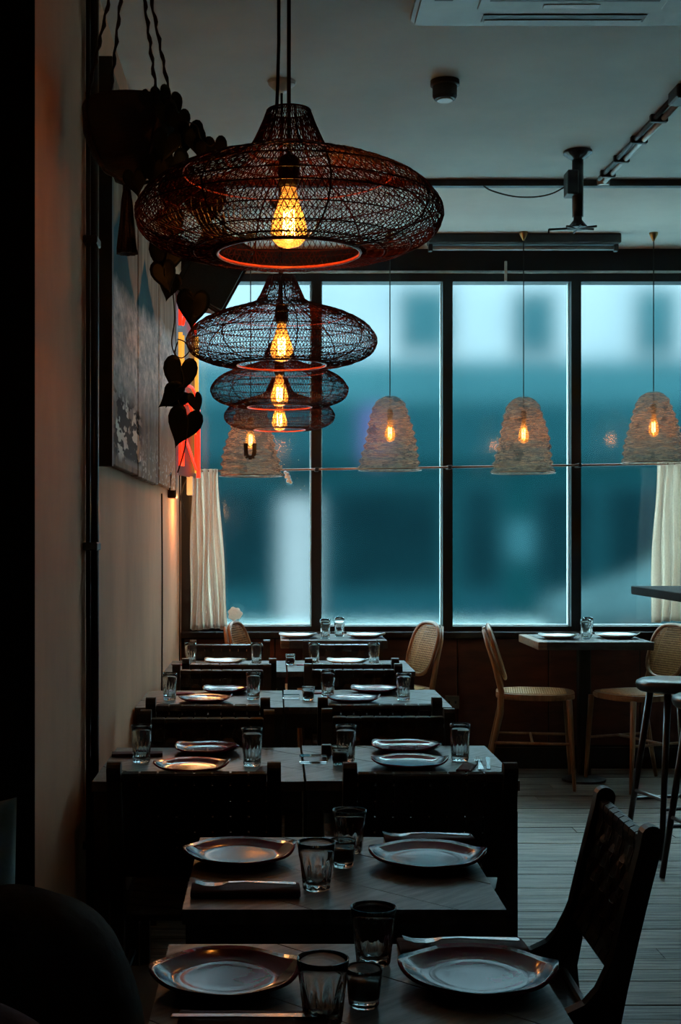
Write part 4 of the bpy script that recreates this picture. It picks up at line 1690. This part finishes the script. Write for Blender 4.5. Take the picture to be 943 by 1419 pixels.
# a wire loop at the foot of the far board
lp = tubebm([P(222, 640, 6.76) + Vector((0.05, 0, 0)), P(214, 641, 6.55) + Vector((0.055, 0, 0)), P(213, 650, 6.5) + Vector((0.055, 0, 0)), P(219, 660, 6.6) + Vector((0.05, 0, 0)), P(223, 655, 6.7) + Vector((0.05, 0, 0)), P(221, 684, 6.7) + Vector((0.05, 0, 0))], 0.004, 6)
tag(obj('cable_loop', lp, 'cord', smooth=True), 'loose black wire loop on the foot of the far painted board', 'cable')
bx_ = obj('cable_duct', boxbm(WX, WX + 0.045, 7.12, 7.26, 1.62, 2.80, bevel=0.004), 'metal')
tag(bx_, 'black vertical duct between the painted boards and the neon sign', 'duct')

# neon sign: tubes on a narrow clear backing standing off the wall
NS = Vector((WX + 0.03, 7.40, P(0, 660, 7.6).z))
sg = thing('neon_sign', 'red and yellow neon tube sign on the wall beside the window', 'sign', NS, -0.145)
NH = P(0, 392, 7.6).z - NS.z
obj('backing', boxbm(-0.003, 0.003, -0.02, 0.50, 0.0, NH, bevel=0.001), 'backing', sg)
for zz in (0.15, NH - 0.15):
    obj('standoff', tubebm([(-0.028, 0.05, zz), (0.0, 0.05, zz)], 0.006, 8), 'metal', sg)


def letter(strokes, y0, z0, w_, h_, m, x=0.022, r=0.0085):
    for st in strokes:
        pts = [(x, y0 + a * w_, z0 + b * h_) for a, b in st]
        if len(pts) < 2:
            continue
        obj('tube', tubebm(pts, r, 8), m, sg, smooth=True)


U1 = [(0, 1), (0, 0.25), (0.15, 0.05), (0.5, 0.0), (0.85, 0.05), (1, 0.25), (1, 1)]
A1 = [(0, 0), (0.5, 1), (1, 0)]
R1 = [(0, 0), (0, 1), (0.7, 1), (1, 0.85), (1, 0.62), (0.7, 0.5), (0, 0.5)]
for k, (st, m) in enumerate((([A1], 'neon_red'), ([U1], 'neon_yellow'), ([R1, [(0.5, 0.5), (1, 0)]], 'neon_red'), ([[(0, 0), (0, 1), (1, 0), (1, 1)]], 'neon_red'))):
    zz = NH - 0.03 - (k + 1) * (NH - 0.05) / 4 + 0.03
    letter(st, 0.05, zz, 0.36, (NH - 0.05) / 4 - 0.06, m)
letter([[(0, 0.78), (0, 1)]], 0.015, 0.05, 0.0, NH - 0.1, 'neon_red', 0.016, 0.010)
letter([[(0, 0.42), (0, 0.74)]], 0.015, 0.05, 0.0, NH - 0.1, 'neon_yellow', 0.016, 0.012)
letter([[(0, 0.0), (0, 0.16)]], 0.015, 0.05, 0.0, NH - 0.1, 'neon_red', 0.016, 0.010)
letter([[(0, 0), (0, 1)]], 0.46, 0.03, 0.0, NH - 0.3, 'neon_yellow', 0.016, 0.012)
letter([[(0, 0), (0, 1)]], 0.43, 0.0, 0.0, 0.42, 'neon_red', 0.032, 0.012)
ld = bpy.data.lights.new('neon_glow', 'POINT')
ld.color = (1.0, 0.42, 0.12)
ld.energy = 5.5
ld.shadow_soft_size = 0.07
lo = bpy.data.objects.new('tube_glow', ld)
C.objects.link(lo)
lo.parent = sg
lo.location = (0.10, 0.09, -0.18)
tb = obj('transformer_box', boxbm(-0.018, 0.018, -0.03, 0.03, -0.11, 0.0, bevel=0.004), 'white', None, P(263, 660, 7.75))
tag(tb, 'small white transformer box hanging under the neon sign', 'box')
tag(obj('sign_cable', tubebm([P(262, 655, 7.75), P(254, 672, 7.7), P(250, 690, 7.75), P(258, 720, 7.9)], 0.004, 6), 'cord', smooth=True), 'black cable looping below the neon sign', 'cable')

# loudspeaker
sp = thing('loudspeaker', 'black loudspeaker hung tilted below the ceiling behind the largest wire lamp', 'speaker', P(292, 375, 7.25), 0)
sp.rotation_euler = (0.15, 0.48, 0.35)
b = prism(bmesh.new(), [(-0.16, -0.13), (0.15, -0.13), (0.11, 0.13), (-0.12, 0.13)], 'z', -0.2, 0.2)
bmesh.ops.bevel(b, geom=list(b.edges), offset=0.012, segments=2, affect='EDGES')
obj('case', b, 'speaker', sp)
obj('grille', boxbm(-0.14, 0.13, -0.142, -0.131, -0.18, 0.18, bevel=0.004), 'grille', sp)
obj('bracket', tubebm([(0, 0.05, 0.19), (-0.10, 0.08, 0.34)], 0.012, 8), 'metal', sp)

# ------------------------------------------------------------------ hanging planter
pc = P(182, 200, 3.6)
pl = thing('hanging_planter', 'dark pot in a rope hanger with a long tassel at the upper left', 'planter', (pc.x, pc.y, 0))
ztop, zbot = P(0, 146, 3.6).z, P(0, 248, 3.6).z
hh = ztop - zbot
obj('pot', lathebm([(0.03, zbot), (0.075, zbot + 0.02), (0.105, zbot + 0.06), (0.128, zbot + hh * 0.6), (0.132, ztop - 0.01), (0.128, ztop), (0.112, ztop), (0.11, ztop - 0.03), (0.0005, ztop - 0.03)], 40), 'pot', pl, smooth=True)
apex = Vector((0.0, 0, CEIL - 0.03))
for k in range(4):
    a = k * PI / 2 + 0.62
    rim = Vector((0.136 * math.cos(a), 0.136 * math.sin(a), ztop - 0.02))
    under = Vector((0.02 * math.cos(a), 0.02 * math.sin(a), zbot - 0.012))
    pts = [under, Vector((0.082 * math.cos(a), 0.082 * math.sin(a), zbot + 0.012)), Vector((0.122 * math.cos(a), 0.122 * math.sin(a), zbot + hh * 0.4)), Vector((0.138 * math.cos(a), 0.138 * math.sin(a), ztop - 0.05)), rim]
    n = 40
    for i in range(1, n + 1):
        q = i / n
        p = rim.lerp(apex, q)
        tw = 0.0022
        pts.append(p + Vector((tw * math.cos(i * 1.7), tw * math.sin(i * 1.7), 0)))
    rs = [0.005] * 5 + [0.0046 + 0.0016 * math.sin(i * 1.9) for i in range(n)]
    obj('rope', tubebm(pts, rs, 7), 'rope', pl, smooth=True)
obj('ceiling_hook', lathebm([(0.004, CEIL - 0.035), (0.012, CEIL - 0.03), (0.024, CEIL - 0.01), (0.026, CEIL)], 16), 'brass', pl)
zt0, zt1 = zbot - 0.012, P(0, 352, 3.6).z
b = lathebm([(0.006, zt0 + 0.012), (0.011, zt0), (0.010, zt0 - 0.02), (0.014, zt0 - 0.05), (0.019, zt0 - 0.11), (0.025, zt1 + 0.015), (0.027, zt1), (0.001, zt1 + 0.004)], 30, lambda th, i: 1 + 0.14 * math.sin(9 * th + i) if i > 1 else 1)
obj('tassel', b, 'rope', pl, (-0.012, 0, 0))

leaf_bm = bmesh.new()


def heart(t_):
    x_ = 16 * math.sin(t_) ** 3
    y_ = 13 * math.cos(t_) - 5 * math.cos(2 * t_) - 2 * math.cos(3 * t_) - math.cos(4 * t_)
    return x_ / 30.0, (5 - y_) / 22.0


lc = leaf_bm.verts.new((0, 0.28, 0))
lprev = None
for k in range(1, 5):
    ring_ = []
    for i in range(28):
        hx, hy = heart(2 * PI * (i + 0.5) / 28)
        q = k / 4
        x_, y_ = hx * q, 0.28 + (hy - 0.28) * q
        ring_.append(leaf_bm.verts.new((x_, y_, 0.16 * abs(x_) ** 1.3 - 0.10 * max(0.0, y_) ** 2)))
    for i in range(28):
        if lprev is None:
            leaf_bm.faces.new((lc, ring_[i], ring_[(i + 1) % 28]))
        else:
            leaf_bm.faces.new((lprev[i], ring_[i], ring_[(i + 1) % 28], lprev[(i + 1) % 28]))
    lprev = ring_
bmesh.ops.recalc_face_normals(leaf_bm, faces=leaf_bm.faces)
bmesh.ops.solidify(leaf_bm, geom=list(leaf_bm.faces), thickness=0.012)
leaf_me = me_from(leaf_bm, 'leaf', True)
leaf_me.materials.append(M['leaf'])
vine = thing('trailing_plant', 'dark heart-leaved vine trailing from the rope-hung pot', 'plant', (pc.x, pc.y, ztop - 0.03))
V0 = vine.location.copy()


def leaf(x, y, d, lenpx, ang, tilt=0.0, yaw=0.0):
    """leaf whose stem joint is at x,y; ang = direction of the tip in the upright plane (0 = down)"""
    o = bpy.data.objects.new('leaf', leaf_me)
    C.objects.link(o)
    o.parent = vine
    o.location = P(x, y, d) - V0
    s = lenpx * 1.05 * d / FPX
    o.scale = (s, s, s)
    # local +Y is the length, local z the face: turn face to -Y (room), length downward
    m_ = Matrix.Rotation(ang, 4, 'Y') @ Matrix.Rotation(yaw, 4, 'Z') @ Matrix.Rotation(-PI / 2 + tilt, 4, 'X')
    o.rotation_euler = m_.to_euler()


for a in ((232, 342, 3.52, 46, 0.1, 0.1, 0.2), (226, 372, 3.5, 36, -0.3, 0.2, 0.5), (236, 388, 3.55, 30, 0.2, 0.1, -0.3), (268, 414, 3.55, 42, 0.08, 0.05, 0.1), (251, 508, 3.55, 44, 0.15, 0.1, 0.3),
          (248, 545, 3.55, 34, 0.95, 0.2, 0.4), (270, 551, 3.55, 24, -0.25, 0.1, 0.7), (258, 578, 3.55, 44, 0.35, 0.05, 0.1), (243, 540, 3.5, 28, 0.4, 0.3, 0.6),
          (262, 176, 3.5, 38, 0.15, 0.2, 0.3), (270, 186, 3.45, 32, -0.2, 0.2, 0.5), (283, 202, 3.45, 26, 0.1, 0.2, 0.2), (298, 198, 3.45, 30, -0.1, 0.2, 0.1), (284, 268, 3.62, 54, 0.05, 0.1, 0.1),
          (222, 126, 3.5, 26, -0.3, 0.1, 0.2), (205, 131, 3.5, 18, 0.4, 0.2, 0.1), (238, 138, 3.5, 26, -0.5, 0.2, 0.1), (228, 148, 3.45, 30, -0.2, 0.1, 0.3), (248, 160, 3.45, 30, -0.1, 0.1, 0.3), (186, 243, 3.42, 30, -0.2, 0.2, 0.2),
          (215, 226, 3.42, 34, 0.1, 0.2, 0.2), (240, 218, 3.45, 40, -0.1, 0.2, 0.2), (232, 190, 3.42, 36, 0.2, 0.1, 0.2), (250, 236, 3.48, 36, -0.1, 0.2, 0.2), (240, 260, 3.5, 38, 0.2, 0.2, 0.2), (236, 300, 3.52, 36, -0.2, 0.2, 0.3)):
    leaf(*a)


def vstem(pts, r=0.0024):
    pp = cat3([P(*p) - V0 for p in pts])
    obj('stem', tubebm(pp, r, 6), 'stem', vine, smooth=True)


def cat3(pts, k=6):
    out = []
    for i in range(len(pts) - 1):
        p0, p1, p2, p3 = pts[max(0, i - 1)], pts[i], pts[i + 1], pts[min(len(pts) - 1, i + 2)]
        for j in range(k):
            t_ = j / k
            out.append(0.5 * ((2 * p1) + (-p0 + p2) * t_ + (2 * p0 - 5 * p1 + 4 * p2 - p3) * t_ ** 2 + (-p0 + 3 * p1 - 3 * p2 + p3) * t_ ** 3))
    out.append(pts[-1])
    return out


vstem([(215, 150, 3.55), (240, 140, 3.47), (250, 200, 3.46), (240, 260, 3.5), (233, 342, 3.52), (228, 380, 3.5), (238, 392, 3.55), (262, 410, 3.55), (268, 416, 3.55)])
vstem([(238, 392, 3.55), (242, 440, 3.55), (238, 478, 3.55), (250, 508, 3.55), (254, 530, 3.55), (246, 548, 3.55), (252, 570, 3.55), (260, 580, 3.55), (256, 620, 3.55), (246, 655, 3.55)], 0.002)
vstem([(246, 470, 3.55), (256, 474, 3.54), (262, 486, 3.55), (252, 496, 3.55), (242, 490, 3.55), (246, 474, 3.56)], 0.0018)
vstem([(254, 560, 3.55), (264, 556, 3.55), (270, 552, 3.55)], 0.0016)
vstem([(235, 150, 3.5), (250, 158, 3.46), (258, 168, 3.46), (272, 174, 3.45), (278, 192, 3.45), (290, 202, 3.45), (297, 199, 3.45)], 0.002)
vstem([(250, 236, 3.48), (268, 250, 3.56), (284, 268, 3.62)], 0.002)

# ------------------------------------------------------------------ ceiling services
zc = CEIL
ac = thing('air_conditioner', 'grey ceiling air-conditioning cassette at the top right', 'air conditioner', (0.957, 4.007, zc))
b = bmesh.new()
prism(b, [(-0.5, -0.48), (-0.48, -0.5), (0.48, -0.5), (0.5, -0.48), (0.5, 0.48), (0.48, 0.5), (-0.48, 0.5), (-0.5, 0.48)], 'z', -0.035, 0.0)
bmesh.ops.bevel(b, geom=[e_ for e_ in b.edges if abs(e_.verts[0].co.z + 0.035) < 1e-4 and abs(e_.verts[1].co.z + 0.035) < 1e-4], offset=0.014, segments=2, affect='EDGES')
obj('panel', b, 'acgrey', ac)
obj('intake_frame', boxbm(-0.30, 0.30, -0.30, 0.33, -0.042, -0.036, bevel=0.003), 'acgrey', ac)
for i in range(24):
    yy_ = -0.27 + i * 0.022
    obj('slat', boxbm(-0.27, 0.27, yy_, yy_ + 0.012, -0.049, -0.0425), 'acdark', ac)
for s in (-1, 1):
    obj('air_slot', boxbm(-0.27, 0.27, s * 0.415 - 0.03, s * 0.415 + 0.03, -0.0385, -0.0352, bevel=0.001), 'acdark', ac)
    obj('flap', boxbm(-0.26, 0.26, s * 0.43 - 0.008, s * 0.43 + 0.02, -0.0415, -0.0388), 'acgrey', ac)
    obj('air_slot', boxbm(s * 0.415 - 0.03, s * 0.415 + 0.03, -0.27, 0.27, -0.0385, -0.0352, bevel=0.001), 'acdark', ac)
obj('badge', boxbm(-0.09, 0.09, 0.285, 0.315, -0.0445, -0.0421), 'white', ac)

sd = thing('smoke_detector', 'dark round smoke detector on the ceiling', 'detector', (*P(616, 112, 5.14).xy, zc))
obj('base', lathebm([(0.056, 0.0), (0.056, -0.018), (0.050, -0.022)], 28), 'trunk', sd)
obj('head', lathebm([(0.048, -0.0225), (0.047, -0.060), (0.040, -0.072), (0.0005, -0.074)], 28), 'trunk', sd)
obj('lens', lathebm([(0.030, -0.0735), (0.030, -0.0775), (0.0005, -0.078)], 20), 'white', sd)

tr = thing('ceiling_trunking', 'dark cable trunking running across the ceiling', 'trunking', (2.3, 6.58, zc))
obj('duct', boxbm(WX + 0.01 - 2.3, RX - 2.31, -0.02, 0.025, -0.032, 0.0, bevel=0.002), 'trunk', tr)
obj('pipe', tubebm([(WX + 0.01 - 2.3, 0.045, -0.012), (RX - 2.31, 0.045, -0.012)], 0.011, 8), 'conduit', tr, smooth=True)

cd = thing('conduit', 'pale conduit running along the ceiling towards a junction box at the upper right', 'conduit', (1.615, 5.9, zc))
obj('pipe', tubebm([(0, -0.62, -0.018), (0, 0.655, -0.018)], 0.012, 10), 'conduit', cd, smooth=True)
obj('pipe', tubebm([(-0.035, -0.62, -0.014), (-0.035, 0.60, -0.014)], 0.011, 10), 'trunk', cd, smooth=True)  # dark run beside the conduit, standing in for its shadow
for yy_ in (-0.35, -0.05, 0.25, 0.5):
    obj('clip', boxbm(-0.055, 0.018, yy_ - 0.012, yy_ + 0.012, -0.033, 0.0, bevel=0.003), 'trunk', cd)
obj('junction_box', boxbm(-0.06, 0.07, -0.74, -0.62, -0.055, 0.0, bevel=0.006), 'trunk', cd)
obj('end_cap', lathebm([(0.03, -0.03), (0.032, -0.012), (0.032, 0.0)], 16), 'conduit', cd, (0, 0.66, 0))

pm = thing('projector_mount', 'black projector mount with splayed bracket hanging from the ceiling', 'mount', (*P(800, 212, 6.08).xy, zc))
obj('ceiling_plate', lathebm([(0.065, 0.0), (0.065, -0.012), (0.05, -0.025), (0.025, -0.04)], 20), 'metal', pm)
obj('pole', tubebm([(0, 0, -0.03), (0, 0, -0.30)], 0.026, 12), 'metal', pm, smooth=True)
obj('box', boxbm(-0.055, -0.005, -0.045, 0.045, -0.205, -0.095, bevel=0.004), 'metal', pm)
obj('head', lathebm([(0.018, -0.29), (0.020, -0.315), (0.045, -0.345), (0.05, -0.352), (0.02, -0.354)], 16), 'metal', pm)
for a, l_ in ((0.1, 0.075), (PI - 0.1, 0.13), (PI / 2, 0.08), (-PI / 2, 0.085), (-0.6, 0.09), (PI + 0.7, 0.08)):
    obj('arm', tubebm([(0, 0, -0.350), (l_ * math.cos(a), l_ * math.sin(a), -0.354)], 0.0055, 6), 'metal', pm)
obj('arm_tip', tubebm([(0.13 * math.cos(PI - 0.1), 0.013, -0.352), (0.13 * math.cos(PI - 0.1), 0.013, -0.372)], 0.004, 6), 'metal', pm)
tag(obj('ceiling_cable', tubebm(cat3([P(668, 256, 6.5), P(680, 264, 6.5), P(710, 272, 6.4), P(740, 273, 6.3), P(765, 268, 6.2), P(787, 256, 6.1)]), 0.0038, 6), 'cord', smooth=True), 'black cable sagging between the trunking and the projector mount', 'cable')

ft_ = thing('strip_light', 'unlit fluorescent strip light fixture on the ceiling above the window', 'lamp', (P(735, 0, 7.78).x, 7.78, zc))
obj('housing', boxbm(-0.6, 0.515, -0.055, 0.055, -0.055, 0.0, bevel=0.006), 'trunk', ft_)
obj('tube', tubebm([(-0.57, 0, -0.075), (0.49, 0, -0.075)], 0.014, 10), 'acgrey', ft_, smooth=True)
for xx in (-0.585, 0.495):
    obj('lamp_holder', boxbm(xx - 0.012, xx + 0.012, -0.02, 0.02, -0.095, -0.0555, bevel=0.003), 'trunk', ft_)
tag(obj('header_bracket', boxbm(-0.008, 0.008, -0.012, 0.0, -0.06, 0.06, bevel=0.002), 'white', None, P(700, 376, WD - 0.035)), 'small white bracket on the window header above the third pane', 'bracket')

ot = thing('wall_outlet', 'brown socket plate low on the wall under the window', 'socket', P(626, 973, WD - 0.0125))
obj('plate', boxbm(-0.043, 0.043, -0.008, 0.0, -0.04, 0.04, bevel=0.003), 'outlet', ot)
for s in (-1, 1):
    obj('socket_hole', boxbm(s * 0.02 - 0.006, s * 0.02 + 0.006, -0.0085, -0.0075, -0.008, 0.008), 'metal', ot)
